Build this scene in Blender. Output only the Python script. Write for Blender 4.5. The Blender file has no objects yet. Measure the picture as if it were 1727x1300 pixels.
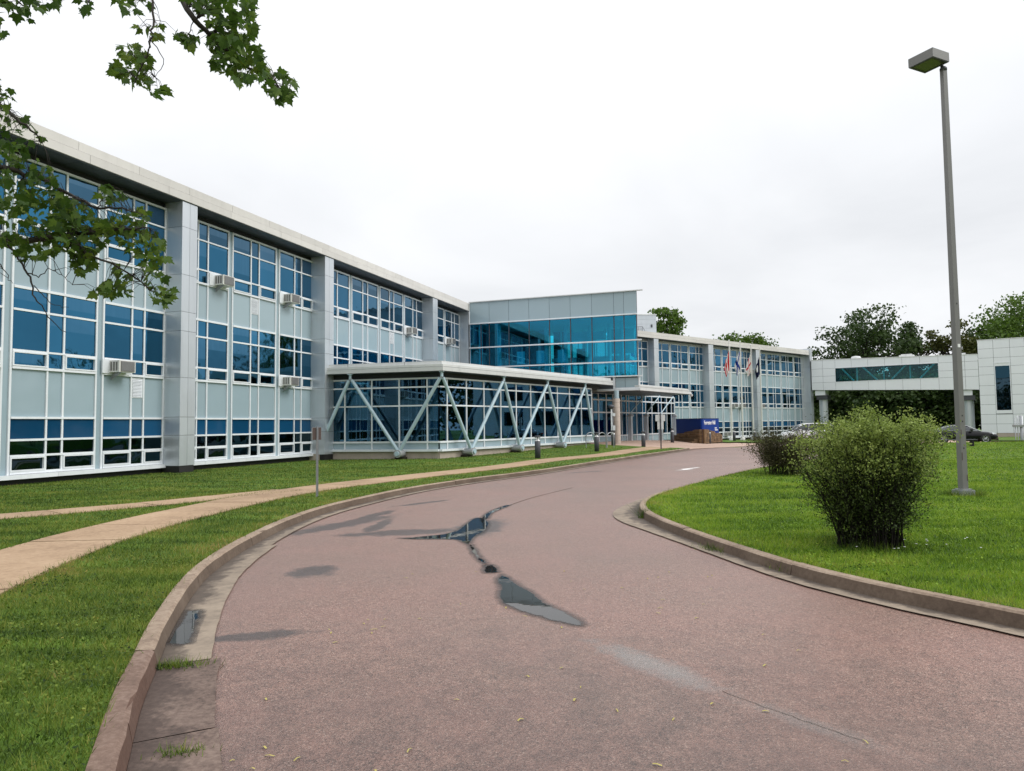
import bpy, bmesh, math, random
import numpy as np
from mathutils import Vector, Matrix, Euler

R = math.radians
sc = bpy.context.scene
col = sc.collection
rng = random.Random(7)
nr = np.random.default_rng(11)

# ------------------------------------------------------------------ camera
CAM_H, PITCH, ROLL, FPX = 1.65, R(3.15), 0.0125, 1180.0
cam = bpy.data.objects.new('camera', bpy.data.cameras.new('camera'))
col.objects.link(cam)
cam.data.sensor_fit = 'HORIZONTAL'
cam.data.sensor_width = 36.0
cam.data.lens = 36.0 * FPX / 1727.0
cam.data.clip_start, cam.data.clip_end = 0.05, 2000
_u = Vector((0, -math.sin(PITCH), math.cos(PITCH)))
_f = Vector((0, math.cos(PITCH), math.sin(PITCH)))
_x = Vector((1, 0, 0))
_rx = _x * math.cos(ROLL) - _u * math.sin(ROLL)
_ry = _x * math.sin(ROLL) + _u * math.cos(ROLL)
cam.matrix_world = Matrix(((_rx.x, _ry.x, -_f.x, 0), (_rx.y, _ry.y, -_f.y, 0),
                           (_rx.z, _ry.z, -_f.z, CAM_H), (0, 0, 0, 1)))
sc.camera = cam

# ------------------------------------------------------------------ sky, sun, exposure
SUN_AZ, SUN_EL = 100.0, 42.0
w = bpy.data.worlds.new('World'); sc.world = w; w.use_nodes = True
nt = w.node_tree; N = nt.nodes; LK = nt.links; N.clear()
def wn(t, **k):
    n = N.new(t)
    for a, b in k.items(): setattr(n, a, b)
    return n
def wm(op, a, b=None, c=None):
    n = wn('ShaderNodeMath', operation=op)
    for i, v in enumerate((a, b, c)):
        if v is None: continue
        if hasattr(v, 'is_linked'): LK.new(v, n.inputs[i])
        else: n.inputs[i].default_value = v
    return n.outputs[0]
out = wn('ShaderNodeOutputWorld')
sky = wn('ShaderNodeTexSky', sky_type='NISHITA', sun_disc=False)
sky.sun_elevation, sky.sun_rotation = R(SUN_EL), R(SUN_AZ)
bg1 = wn('ShaderNodeBackground'); bg1.inputs[1].default_value = 0.05
LK.new(sky.outputs[0], bg1.inputs[0])
tc = wn('ShaderNodeTexCoord')
sep = wn('ShaderNodeSeparateXYZ'); LK.new(tc.outputs['Generated'], sep.inputs[0])
zz = wm('MAXIMUM', sep.outputs[2], 0.0)
# overcast sky (brighter towards the zenith) with soft banks of cloud
lum = wm('MULTIPLY_ADD', wm('MULTIPLY', zz, zz), 0.85, 0.84)
den = wm('ADD', zz, 0.16)
cx = wm('DIVIDE', sep.outputs[0], den); cy = wm('DIVIDE', sep.outputs[1], den)
cmb = wn('ShaderNodeCombineXYZ'); LK.new(cx, cmb.inputs[0]); LK.new(cy, cmb.inputs[1])
ns = wn('ShaderNodeTexNoise'); LK.new(cmb.outputs[0], ns.inputs['Vector'])
ns.inputs['Scale'].default_value = 0.8; ns.inputs['Detail'].default_value = 6; ns.inputs['Roughness'].default_value = 0.5
ns.inputs['Distortion'].default_value = 0.4
cl = wm('MULTIPLY_ADD', ns.outputs[0], 0.56, 0.73)
lum2 = wm('MULTIPLY', lum, cl)
tint = wn('ShaderNodeMix', data_type='RGBA'); tint.inputs[6].default_value = (0.955, 0.985, 1.035, 1); tint.inputs[7].default_value = (0.995, 1.0, 1.01, 1)
LK.new(ns.outputs[0], tint.inputs[0])
bg2 = wn('ShaderNodeBackground'); LK.new(tint.outputs[2], bg2.inputs[0]); LK.new(lum2, bg2.inputs[1])
mx = wn('ShaderNodeMixShader'); mx.inputs[0].default_value = 0.95
LK.new(bg1.outputs[0], mx.inputs[1]); LK.new(bg2.outputs[0], mx.inputs[2]); LK.new(mx.outputs[0], out.inputs[0])

sl = bpy.data.lights.new('sun', 'SUN'); sl.energy = 1.5; sl.angle = R(24); sl.color = (1.0, 0.98, 0.95)
so = bpy.data.objects.new('sun', sl); col.objects.link(so)
_sd = Vector((math.sin(R(SUN_AZ)) * math.cos(R(SUN_EL)), math.cos(R(SUN_AZ)) * math.cos(R(SUN_EL)), math.sin(R(SUN_EL))))
so.rotation_euler = _sd.to_track_quat('Z', 'Y').to_euler(); so.location = _sd * 60
sc.view_settings.view_transform = 'Standard'; sc.view_settings.look = 'None'
sc.view_settings.exposure = 0.15; sc.view_settings.gamma = 1.0; sc.view_settings.use_curve_mapping = False
sc.render.engine = 'CYCLES'
sc.cycles.max_bounces = 10; sc.cycles.transparent_max_bounces = 12; sc.cycles.glossy_bounces = 5
sc.cycles.use_denoising = True

# ------------------------------------------------------------------ ground shape
def gz(x, y):
    s = (x - 8.5) * .563 + (y - 53) * .826; r = (x - 8.5) * .826 - (y - 53) * .563
    return -.004 * y - .0001 * min(55, max(0, y - 35)) ** 2 + .5 * math.exp(-(s / 15) ** 2 - (r / 4.5) ** 2)

# ------------------------------------------------------------------ helpers
class MB:
    """collects shapes of one mesh"""
    def __init__(s): s.v = []; s.f = []; s.sm = []
    def add(s, vs, fs, smooth=False):
        o = len(s.v); s.v += [tuple(p) for p in vs]; s.f += [tuple(i + o for i in f) for f in fs]; s.sm += [smooth] * len(fs)
        return s
    def box(s, x0, x1, y0, y1, z0, z1):
        if x0 > x1: x0, x1 = x1, x0
        if y0 > y1: y0, y1 = y1, y0
        if z0 > z1: z0, z1 = z1, z0
        return s.add([(x0, y0, z0), (x1, y0, z0), (x1, y1, z0), (x0, y1, z0), (x0, y0, z1), (x1, y0, z1), (x1, y1, z1), (x0, y1, z1)],
              [(0, 3, 2, 1), (4, 5, 6, 7), (0, 1, 5, 4), (1, 2, 6, 5), (2, 3, 7, 6), (3, 0, 4, 7)])
    def prism(s, pts, z0, z1):
        n = len(pts)
        a = sum(pts[i][0] * pts[(i + 1) % n][1] - pts[(i + 1) % n][0] * pts[i][1] for i in range(n))
        if a < 0: pts = pts[::-1]
        return s.add([(x, y, z0) for x, y in pts] + [(x, y, z1) for x, y in pts],
              [tuple(range(n - 1, -1, -1)), tuple(range(n, 2 * n))] + [(i, (i + 1) % n, n + (i + 1) % n, n + i) for i in range(n)])
    def tube(s, pts, rad, n=8, cap=True, smooth=True):
        P = [Vector(p) for p in pts]; m = len(P)
        rad = rad if isinstance(rad, (list, tuple)) else [rad] * m
        vs = []
        for i, p in enumerate(P):
            t = (P[min(i + 1, m - 1)] - P[max(i - 1, 0)])
            if t.length < 1e-9: t = Vector((0, 0, 1))
            t.normalize(); a = t.cross(Vector((0, 0, 1)) if abs(t.z) < .95 else Vector((1, 0, 0))).normalized(); b = t.cross(a)
            for k in range(n):
                q = 2 * math.pi * k / n; vs.append(p + (a * math.cos(q) + b * math.sin(q)) * rad[i])
        fs = [(i * n + k, i * n + (k + 1) % n, (i + 1) * n + (k + 1) % n, (i + 1) * n + k) for i in range(m - 1) for k in range(n)]
        fs = [f[::-1] for f in fs]
        s.add(vs, fs, smooth)
        if cap and n > 2:
            s.add(vs[:n], [tuple(range(n))]); s.add(vs[-n:], [tuple(range(n - 1, -1, -1))])
        return s
    def lathe(s, prof, n=16, c=(0, 0, 0), smooth=True):
        vs = [(c[0] + r * math.cos(2 * math.pi * k / n), c[1] + r * math.sin(2 * math.pi * k / n), c[2] + z) for r, z in prof for k in range(n)]
        m = len(prof)
        return s.add(vs, [(i * n + k, i * n + (k + 1) % n, (i + 1) * n + (k + 1) % n, (i + 1) * n + k) for i in range(m - 1) for k in range(n)], smooth)
    def mesh(s, name, m):
        me = bpy.data.meshes.new(name); me.from_pydata(s.v, [], s.f)
        me.polygons.foreach_set('use_smooth', s.sm); me.materials.append(m); me.update()
        return me

def link(name, me, parent=None, loc=None, rotz=None):
    o = bpy.data.objects.new(name, me); col.objects.link(o)
    if parent is not None: o.parent = parent
    if loc is not None: o.location = loc
    if rotz is not None: o.rotation_euler = (0, 0, rotz)
    return o
def obj(name, mb, m, parent=None, loc=None, rotz=None): return link(name, mb.mesh(name, m), parent, loc, rotz)
def tag(o, label=None, cat=None, group=None, kind=None):
    if label: o['label'] = label
    if cat: o['category'] = cat
    if group: o['group'] = group
    if kind: o['kind'] = kind
    return o
def thing(name, label, cat, loc=(0, 0, 0), rotz=0, group=None):
    o = bpy.data.objects.new(name, None); col.objects.link(o); o.location = loc; o.rotation_euler = (0, 0, rotz)
    o.empty_display_size = .2
    return tag(o, label, cat, group)
def dup(o, parent=None, loc=None, rotz=None):
    c = o.copy(); col.objects.link(c)
    if parent is not None: c.parent = parent
    if loc is not None: c.location = loc
    if rotz is not None: c.rotation_euler = (0, 0, rotz)
    for ch in list(o.children): dup(ch, c)
    return c
def rotz_az(az): return R(90 - az)
def bulk(name, V, F, m, parent=None, cols=None, smooth=False):
    """mesh from numpy arrays, all faces with the same corner count"""
    me = bpy.data.meshes.new(name); k = F.shape[1]
    me.vertices.add(len(V)); me.vertices.foreach_set('co', np.ascontiguousarray(V, np.float32).ravel())
    me.loops.add(F.size); me.loops.foreach_set('vertex_index', np.ascontiguousarray(F, np.int32).ravel())
    me.polygons.add(len(F)); me.polygons.foreach_set('loop_start', np.arange(0, F.size, k, dtype=np.int32))
    if smooth: me.polygons.foreach_set('use_smooth', np.ones(len(F), bool))
    me.materials.append(m)
    if cols is not None:
        a = me.attributes.new('tone', 'FLOAT', 'POINT'); a.data.foreach_set('value', np.ascontiguousarray(cols, np.float32))
    me.update(); me.validate()
    return link(name, me, parent)

# ------------------------------------------------------------------ materials
class Mat:
    def __init__(s, name, rough=.6, spec=.5, metal=0.0):
        s.m = bpy.data.materials.new(name); s.m.use_nodes = True; s.t = s.m.node_tree
        s.b = s.t.nodes['Principled BSDF']; s.out = s.t.nodes['Material Output']
        s.b.inputs['Roughness'].default_value = rough; s.b.inputs['Specular IOR Level'].default_value = spec; s.b.inputs['Metallic'].default_value = metal
        s._pos = None
    def n(s, t, **k):
        n = s.t.nodes.new(t)
        for a, b in k.items(): setattr(n, a, b)
        return n
    def l(s, a, b): s.t.links.new(a, b)
    def pos(s):
        if s._pos is None: s._pos = s.n('ShaderNodeNewGeometry').outputs['Position']
        return s._pos
    def noise(s, scale, detail=3, rough=.55, vec=None, scl=None):
        n = s.n('ShaderNodeTexNoise'); v = vec or s.pos()
        if scl: 
            mp = s.n('ShaderNodeVectorMath', operation='MULTIPLY'); s.l(v, mp.inputs[0]); mp.inputs[1].default_value = scl; v = mp.outputs[0]
        s.l(v, n.inputs['Vector']); n.inputs['Scale'].default_value = scale; n.inputs['Detail'].default_value = detail; n.inputs['Roughness'].default_value = rough
        return n.outputs[0]
    def ramp(s, fac, stops, const=False):
        r = s.n('ShaderNodeValToRGB'); e = r.color_ramp.elements
        if const: r.color_ramp.interpolation = 'CONSTANT'
        while len(e) < len(stops): e.new(.5)
        for i, (p, c) in enumerate(stops):
            e[i].position = p; e[i].color = (c, c, c, 1) if not hasattr(c, '__len__') else (*c, 1)
        s.l(fac, r.inputs[0]); return r.outputs[0]
    def mix(s, fac, a, b, mode='MIX'):
        n = s.n('ShaderNodeMix', data_type='RGBA', blend_type=mode)
        for i, v in ((0, fac), (6, a), (7, b)):
            if hasattr(v, 'is_linked'): s.l(v, n.inputs[i])
            elif hasattr(v, '__len__'): n.inputs[i].default_value = (*v, 1)
            else: n.inputs[i].default_value = v
        return n.outputs[2]
    def math(s, op, a, b=None, c=None, clamp=False):
        n = s.n('ShaderNodeMath', operation=op, use_clamp=clamp)
        for i, v in enumerate((a, b, c)):
            if v is None: continue
            if hasattr(v, 'is_linked'): s.l(v, n.inputs[i])
            else: n.inputs[i].default_value = v
        return n.outputs[0]
    def rand(s): return s.n('ShaderNodeObjectInfo').outputs['Random']
    def bump(s, h, strength=.3, dist=.01):
        b = s.n('ShaderNodeBump'); b.inputs['Strength'].default_value = strength; b.inputs['Distance'].default_value = dist
        s.l(h, b.inputs['Height']); s.l(b.outputs[0], s.b.inputs['Normal'])
    def color(s, c):
        if hasattr(c, 'is_linked'): s.l(c, s.b.inputs['Base Color'])
        else: s.b.inputs['Base Color'].default_value = (*c, 1)
    def rough(s, r):
        if hasattr(r, 'is_linked'): s.l(r, s.b.inputs['Roughness'])
        else: s.b.inputs['Roughness'].default_value = r

def simple(name, c, rough=.5, var=.12, scale=1.5, spec=.5, metal=0., rnd=.06, dirt=0., bump=0., bscale=60):
    M = Mat(name, rough, spec, metal)
    k = M.noise(scale, 4, .6)
    cc = M.mix(k, [x * (1 - var) for x in c], [x * (1 + var) for x in c])
    if rnd:
        r = M.math('MULTIPLY_ADD', M.rand(), 2 * rnd, 1 - rnd)
        h = M.n('ShaderNodeHueSaturation'); M.l(cc, h.inputs['Color']); M.l(r, h.inputs['Value']); cc = h.outputs[0]
    if dirt:
        d = M.ramp(M.noise(.9, 5, .65, scl=(3, 3, .35)), [(.5, 0.), (.78, 1.)])
        cc = M.mix(M.math('MULTIPLY', d, dirt), cc, [x * .45 for x in c])
    M.color(cc)
    M.rough(M.math('MULTIPLY_ADD', M.noise(scale * 4, 3), .2, rough - .1))
    if bump: M.bump(M.noise(bscale, 4), bump, .004)
    return M.m

m_white = simple('white_aluminium', (.77, .80, .83), .38, .06, 2, dirt=.25)
m_panel = simple('grey_metal_panel', (.63, .665, .70), .37, .05, .6, metal=.58, rnd=.05, dirt=.2)
m_fascia = simple('beige_fascia', (.635, .612, .58), .6, .08, 1.2, dirt=.18, bump=.1)
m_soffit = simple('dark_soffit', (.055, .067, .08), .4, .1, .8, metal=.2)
m_plinth = simple('black_plinth', (.018, .017, .017), .7, .3, 3)
m_concrete = simple('cast_concrete', (.44, .37, .31), .85, .14, 2.5, dirt=.35, bump=.25, bscale=40)
m_roofmetal = simple('roof_flashing', (.66, .67, .66), .45, .06, 2, dirt=.3)
m_bridge = simple('white_cladding', (.81, .825, .87), .42, .03, .7, rnd=.02, dirt=.06)
m_steel = simple('blue_grey_steel', (.44, .57, .63), .38, .08, 2, dirt=.1)
m_galv = simple('galvanised_steel', (.36, .37, .385), .45, .1, 8, metal=.5)
m_pole = simple('lamp_post_paint', (.185, .18, .175), .45, .1, 3, dirt=.2)
m_dark = simple('dark_grey_paint', (.055, .058, .068), .5, .12, 4)
m_black = simple('black_rubber', (.012, .012, .013), .7, .2, 6)
m_offwhite = simple('cream_plastic', (.70, .69, .65), .5, .05, 5, dirt=.15)
m_grille = simple('grey_grille', (.16, .155, .15), .6, .1, 10)
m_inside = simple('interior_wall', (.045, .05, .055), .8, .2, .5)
m_insidefloor = simple('interior_floor', (.14, .13, .12), .5, .2, .5)
m_insidecol = simple('interior_column', (.62, .80, .80), .6, .05, 2)
m_insidewht = simple('interior_white', (.72, .74, .74), .7, .05, 1)
m_signblue = simple('blue_sign_board', (.003, .036, .25), .45, .08, 1.5, rnd=.1, spec=.25)
m_chalk = simple('white_lettering', (.85, .85, .85), .6, .03, 5, rnd=0)
m_stone = simple('brown_sandstone', (.165, .10, .050), .85, .4, 3, rnd=.3, bump=.5, bscale=14)
m_bark = simple('dark_bark', (.035, .028, .022), .9, .3, 14, bump=.6, bscale=40)
m_twig = simple('shrub_stem', (.020, .016, .013), .9, .35, 20)
m_aplate = simple('back_of_sign', (.68, .69, .69), .5, .05, 5)
m_rust = simple('rusty_sign_plate', (.075, .05, .042), .7, .4, 20)
m_water = None

def glass_mirror(name, tint, rough=.03, lo=.68, hi=1.15, warp=.022, blind=.8):
    """coated blue window glass: a tinted mirror"""
    M = Mat(name, rough, .5, 1.0)
    r = M.math('MULTIPLY_ADD', M.rand(), hi - lo, lo)
    k = M.noise(.7, 2, .5, scl=(1, 1, .12))
    v = M.math('MULTIPLY', r, M.math('MULTIPLY_ADD', k, .35, .82))
    h = M.n('ShaderNodeHueSaturation'); h.inputs['Color'].default_value = (*tint, 1); M.l(v, h.inputs['Value'])
    g_ = M.n('ShaderNodeSeparateXYZ'); M.l(M.n('ShaderNodeTexCoord').outputs['Generated'], g_.inputs[0])
    wn_ = M.n('ShaderNodeTexWhiteNoise', noise_dimensions='1D'); M.l(M.rand(), wn_.inputs['W'])
    edge = M.math('MULTIPLY_ADD', wn_.outputs[0], 1.5, .1)                   # how far a blind behind the pane hangs down
    bl = M.math('MULTIPLY', M.math('GREATER_THAN', g_.outputs[2], edge), M.math('MULTIPLY_ADD', M.noise(14, 1, .5, scl=(1, 1, .02)), .5, .35))
    M.color(M.mix(M.math('MULTIPLY', bl, blind), h.outputs[0], [q * 1.15 + .035 for q in tint]))
    off = M.n('ShaderNodeVectorMath', operation='SCALE'); M.l(M.pos(), off.inputs[0]); off.inputs['Scale'].default_value = 1.
    ad = M.n('ShaderNodeVectorMath', operation='ADD'); M.l(off.outputs[0], ad.inputs[0]); cb = M.n('ShaderNodeCombineXYZ'); M.l(M.math('MULTIPLY', M.rand(), 60.), cb.inputs[0]); M.l(cb.outputs[0], ad.inputs[1])
    M.bump(M.noise(.8, 2, .5, vec=ad.outputs[0]), warp, 1.0)
    return M.m
m_glass = glass_mirror('blue_window_glass', (.036, .152, .262))
m_glasslow = glass_mirror('darkened_window_glass', (.020, .052, .075), lo=.6, hi=1.2)  # darkness of the rooms behind the panes put into the tint
m_glass_hi = glass_mirror('blue_grey_window_glass', (.055, .135, .21))
def glass_blind(name, c, sp=.6):
    M = Mat(name, .05, sp, 0.)
    r = M.math('MULTIPLY_ADD', M.rand(), .5, .72)
    h = M.n('ShaderNodeHueSaturation'); h.inputs['Color'].default_value = (*c, 1); M.l(r, h.inputs['Value']); M.color(h.outputs[0])
    return M.m
m_blind = glass_blind('deep_blue_spandrel_glass', (.008, .066, .150), .25)
m_glassdark = glass_blind('dark_window_glass', (.006, .014, .020))
def glass_clear(name, tint, gl, refl, rough=.01):
    m = bpy.data.materials.new(name); m.use_nodes = True; t = m.node_tree; t.nodes.clear()
    o = t.nodes.new('ShaderNodeOutputMaterial'); a = t.nodes.new('ShaderNodeBsdfTransparent'); a.inputs[0].default_value = (*tint, 1)
    g = t.nodes.new('ShaderNodeBsdfGlossy'); g.inputs[0].default_value = (*gl, 1); g.inputs[1].default_value = rough
    lw = t.nodes.new('ShaderNodeLayerWeight'); lw.inputs[0].default_value = .35
    mm = t.nodes.new('ShaderNodeMath'); mm.operation = 'MULTIPLY_ADD'; mm.inputs[1].default_value = .55; mm.inputs[2].default_value = refl
    t.links.new(lw.outputs['Fresnel'], mm.inputs[0])
    x = t.nodes.new('ShaderNodeMixShader'); t.links.new(mm.outputs[0], x.inputs[0]); t.links.new(a.outputs[0], x.inputs[1]); t.links.new(g.outputs[0], x.inputs[2])
    t.links.new(x.outputs[0], o.inputs[0]); return m
m_pavglass = glass_clear('teal_lobby_glass', (.22, .46, .56), (.30, .58, .80), .13)
m_towerglass = glass_clear('turquoise_tower_glass', (.16, .80, .94), (.13, .56, .80), .13)
m_clearglass = glass_clear('clear_rear_glass', (.86, .93, .95), (.8, .9, .95), .03)
m_bridgeglass = glass_clear('bridge_window_glass', (.42, .74, .78), (.4, .6, .65), .03)
Msp = Mat('grey_green_spandrel_glass', .1, .55)
_h = Msp.n('ShaderNodeHueSaturation'); _h.inputs['Color'].default_value = (.325, .42, .465, 1)
Msp.l(Msp.math('MULTIPLY_ADD', Msp.rand(), .08, .96), _h.inputs['Value']); Msp.color(_h.outputs[0]); Msp.bump(Msp.noise(1.1, 1), .02, 1.0)
m_spandrel = Msp.m
# ------------------------------------------------------------------ ground materials
def road_material():
    M = Mat('red_asphalt', .55, .65)
    p = M.pos()
    vor = M.n('ShaderNodeTexVoronoi'); M.l(p, vor.inputs['Vector']); vor.inputs['Scale'].default_value = 140
    sepc = M.n('ShaderNodeSeparateColor'); M.l(vor.outputs['Color'], sepc.inputs[0])
    stone = M.ramp(sepc.outputs[0], [(0., (.040, .025, .019)), (.25, (.140, .078, .060)), (.58, (.270, .148, .114)), (.90, (.345, .200, .155)), (1., (.58, .44, .36))])
    vor2 = M.n('ShaderNodeTexVoronoi'); M.l(p, vor2.inputs['Vector']); vor2.inputs['Scale'].default_value = 38
    s2 = M.n('ShaderNodeSeparateColor'); M.l(vor2.outputs['Color'], s2.inputs[0])
    stone = M.mix(.30, stone, M.ramp(s2.outputs[1], [(0., (.095, .056, .044)), (.6, (.265, .145, .112)), (1., (.37, .23, .18))]))
    big = M.noise(.32, 4, .6)
    stone = M.mix(M.ramp(big, [(.36, 0.), (.62, .85)]), stone, M.mix(.5, stone, (.17, .125, .102)))
    stone = M.mix(M.ramp(M.noise(.9, 4, .65), [(.42, 0.), (.7, .55)]), stone, M.mix(.5, stone, (.30, .155, .13)))
    sx = M.n('ShaderNodeSeparateXYZ'); M.l(p, sx.inputs[0])
    wob = M.math('MULTIPLY', M.math('SUBTRACT', M.noise(3.4, 6, .75), .5), 2.1)
    def blob(cx, cy, ang, ra, rb):
        dx = M.math('SUBTRACT', sx.outputs[0], cx); dy = M.math('SUBTRACT', sx.outputs[1], cy)
        c, s_ = math.cos(R(ang)), math.sin(R(ang))
        a = M.math('DIVIDE', M.math('ADD', M.math('MULTIPLY', dx, c), M.math('MULTIPLY', dy, s_)), ra)
        b = M.math('DIVIDE', M.math('SUBTRACT', M.math('MULTIPLY', dy, c), M.math('MULTIPLY', dx, s_)), rb)
        d = M.math('ADD', M.math('SQRT', M.math('ADD', M.math('MULTIPLY', a, a), M.math('MULTIPLY', b, b))), wob)
        return M.math('SUBTRACT', 1.18, d, clamp=True)
    wet_dark = None
    for e in ((-2.95, 12.2, 62, 1.5, .30), (-2.65, 13.4, 75, .9, .16), (-2.35, 8.25, 20, .26, .34), (-2.05, 5.72, 14, .42, .13), (-2.3, 11.9, 88, .9, .14),
              (-1.75, 11.2, 12, 1.0, .30), (-.55, 11.6, 80, 1.1, .38), (-2.0, 15.5, 50, .8, .12), (2.6, 25.2, 30, .9, .12)):
        k = blob(*e); wet_dark = k if wet_dark is None else M.math('MAXIMUM', wet_dark, k)
    wet_dark = M.math('MULTIPLY', wet_dark, 2.2, clamp=True)
    damp_dark = M.math('MULTIPLY', blob(-.1, 1.8, 0, 5.2, 3.6), 1.1, clamp=True); wet_dark = M.math('MAXIMUM', wet_dark, M.math('MULTIPLY', damp_dark, .62))  # near road darkened: dampness plus the weaker sheen close up, painted into the colour
    film = blob(.95, 4.93, -57, .62, .16); film = M.math('MULTIPLY', film, 1.2, clamp=True)
    film2 = blob(1.62, 3.95, -52, .6, .09); film = M.math('MAXIMUM', film, M.math('MULTIPLY', film2, .45))
    c = M.mix(M.math('MULTIPLY', wet_dark, .74), stone, (.028, .025, .025))
    c = M.mix(M.math('MULTIPLY', film, .45), c, (.33, .34, .33))  # pale sky reflection in the thin water film, painted into the colour
    M.color(c)
    r = M.math('SUBTRACT', M.math('MULTIPLY_ADD', big, .14, .33), M.math('MULTIPLY', wet_dark, .10))
    r = M.math('SUBTRACT', r, M.math('MULTIPLY', film, .26)); M.rough(r)
    M.bump(vor.outputs['Distance'], .55, .006)
    return M.m
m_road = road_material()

def ground_mat(name, stops, fine=30, big=.5, rough=.9, bump=.4, face=None, silt=None):
    M = Mat(name, rough, .3)
    a = M.noise(fine, 5, .7); b = M.noise(big, 4, .6)
    c = M.ramp(M.math('ADD', M.math('MULTIPLY', a, .55), M.math('MULTIPLY', b, .45)), stops)
    r = M.n('ShaderNodeHueSaturation'); M.l(c, r.inputs['Color']); M.l(M.math('MULTIPLY_ADD', M.rand(), .16, .92), r.inputs['Value'])
    cc = r.outputs[0]
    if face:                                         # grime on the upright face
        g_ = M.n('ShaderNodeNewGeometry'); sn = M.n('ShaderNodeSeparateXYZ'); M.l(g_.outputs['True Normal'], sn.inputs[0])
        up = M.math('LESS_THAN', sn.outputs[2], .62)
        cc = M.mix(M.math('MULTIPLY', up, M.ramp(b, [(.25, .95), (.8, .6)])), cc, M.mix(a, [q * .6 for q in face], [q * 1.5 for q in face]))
    if silt:                                         # washed-in silt along the kerb side of the gutter
        ac = M.n('ShaderNodeAttribute', attribute_name='across').outputs['Fac']
        k_ = M.math('ADD', M.math('SUBTRACT', .62, ac), M.math('MULTIPLY', M.math('SUBTRACT', M.noise(3.2, 6, .75), .5), 2.2))
        cc = M.mix(M.math('MULTIPLY', M.math('MULTIPLY', k_, 3., clamp=True), .85), cc, M.mix(a, [q * .5 for q in silt], [q * 1.6 for q in silt]))
    M.color(cc); M.bump(a, bump, .006)
    return M.m
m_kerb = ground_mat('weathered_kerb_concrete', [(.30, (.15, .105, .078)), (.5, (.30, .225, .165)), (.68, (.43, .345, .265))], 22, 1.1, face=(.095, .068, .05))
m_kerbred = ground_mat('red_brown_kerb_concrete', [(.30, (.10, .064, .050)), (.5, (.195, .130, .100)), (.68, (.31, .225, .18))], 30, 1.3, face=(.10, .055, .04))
m_gutter = ground_mat('silted_gutter_concrete', [(.34, (.16, .128, .10)), (.50, (.25, .20, .152)), (.64, (.31, .25, .19))], 9, 2.2, .75, silt=(.075, .058, .047))
m_gutterred = ground_mat('red_gutter_concrete', [(.34, (.055, .042, .036)), (.48, (.150, .105, .086)), (.66, (.25, .185, .15))], 26, 2.0, .8, silt=(.07, .05, .042))
m_path = ground_mat('tan_path_concrete', [(.30, (.22, .145, .088)), (.5, (.385, .265, .168)), (.7, (.47, .34, .225))], 14, .8)
m_plaza = ground_mat('pink_plaza_concrete', [(.30, (.30, .21, .16)), (.5, (.44, .31, .245)), (.7, (.52, .39, .31))], 10, .5)
m_soil = ground_mat('dark_soil', [(.3, (.02, .018, .012)), (.7, (.05, .04, .028))], 10, .5)
m_paint = ground_mat('worn_white_paint', [(.30, (.40, .34, .32)), (.5, (.70, .68, .66)), (.7, (.78, .77, .75))], 14, 2., .6)

def lawn_material():
    M = Mat('lawn_turf', .85, .25)
    a = M.noise(26, 5, .75); b = M.noise(.45, 4, .6); st = M.noise(1.0, 4, .6, scl=(.35, 2.6, 1))
    c = M.ramp(a, [(.28, (.018, .036, .005)), (.5, (.052, .105, .010)), (.72, (.11, .18, .020))])
    c = M.mix(M.ramp(st, [(.42, 0.), (.66, .7)]), c, M.mix(.6, c, (.21, .36, .04)))
    c = M.mix(M.ramp(b, [(.52, 0.), (.72, .6)]), c, (.21, .20, .03))
    M.color(c); M.bump(a, .7, .03); return M.m
m_lawn = lawn_material()
def blade_material(name, stops, trans=.3):
    M = Mat(name, .6, .3)
    at = M.n('ShaderNodeAttribute', attribute_name='tone')
    b = M.ramp(M.noise(.8, 5, .7), [(.33, 0.), (.68, 1.)]); f = M.ramp(M.noise(9, 4, .7), [(.33, 0.), (.67, 1.)]); st = M.ramp(M.noise(1.0, 4, .65, scl=(.3, 2.4, 1)), [(.34, 0.), (.68, 1.)])
    k = M.math('ADD', M.math('MULTIPLY', at.outputs['Fac'], .42), M.math('ADD', M.math('MULTIPLY', b, .24), M.math('ADD', M.math('MULTIPLY', f, .17), M.math('MULTIPLY', st, .20))))
    c = M.ramp(k, stops); M.color(c)
    tr = M.n('ShaderNodeBsdfTranslucent'); M.l(c, tr.inputs[0]); x = M.n('ShaderNodeMixShader'); x.inputs[0].default_value = trans
    M.l(M.b.outputs[0], x.inputs[1]); M.l(tr.outputs[0], x.inputs[2]); M.l(x.outputs[0], M.out.inputs[0])
    return M.m
m_blade = blade_material('grass_blade', [(.24, (.010, .026, .004)), (.38, (.050, .098, .010)), (.52, (.122, .190, .022)), (.64, (.21, .27, .038)), (.76, (.33, .28, .065)), (.90, (.38, .28, .11))])
m_blade2 = blade_material('island_grass_blade', [(.24, (.014, .040, .004)), (.37, (.078, .165, .010)), (.50, (.175, .305, .018)), (.63, (.30, .43, .036)), (.78, (.34, .36, .06)), (.90, (.40, .32, .10))])
m_leaf = blade_material('maple_leaf', [(.2, (.022, .055, .010)), (.45, (.060, .120, .016)), (.7, (.13, .20, .026)), (.95, (.24, .26, .04))], .45)
m_shrubleaf = blade_material('shrub_leaf', [(.2, (.018, .032, .007)), (.5, (.050, .082, .015)), (.8, (.12, .165, .030)), (.95, (.19, .22, .05))], .25)
m_shrubnew = blade_material('pale_new_shrub_leaf', [(.2, (.12, .18, .030)), (.5, (.26, .34, .072)), (.8, (.42, .49, .15)), (.95, (.60, .62, .28))], .3)
m_brownleaf = blade_material('brownish_shrub_leaf', [(.2, (.035, .028, .014)), (.5, (.075, .072, .025)), (.8, (.115, .105, .035)), (.95, (.16, .13, .06))], .25)
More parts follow.
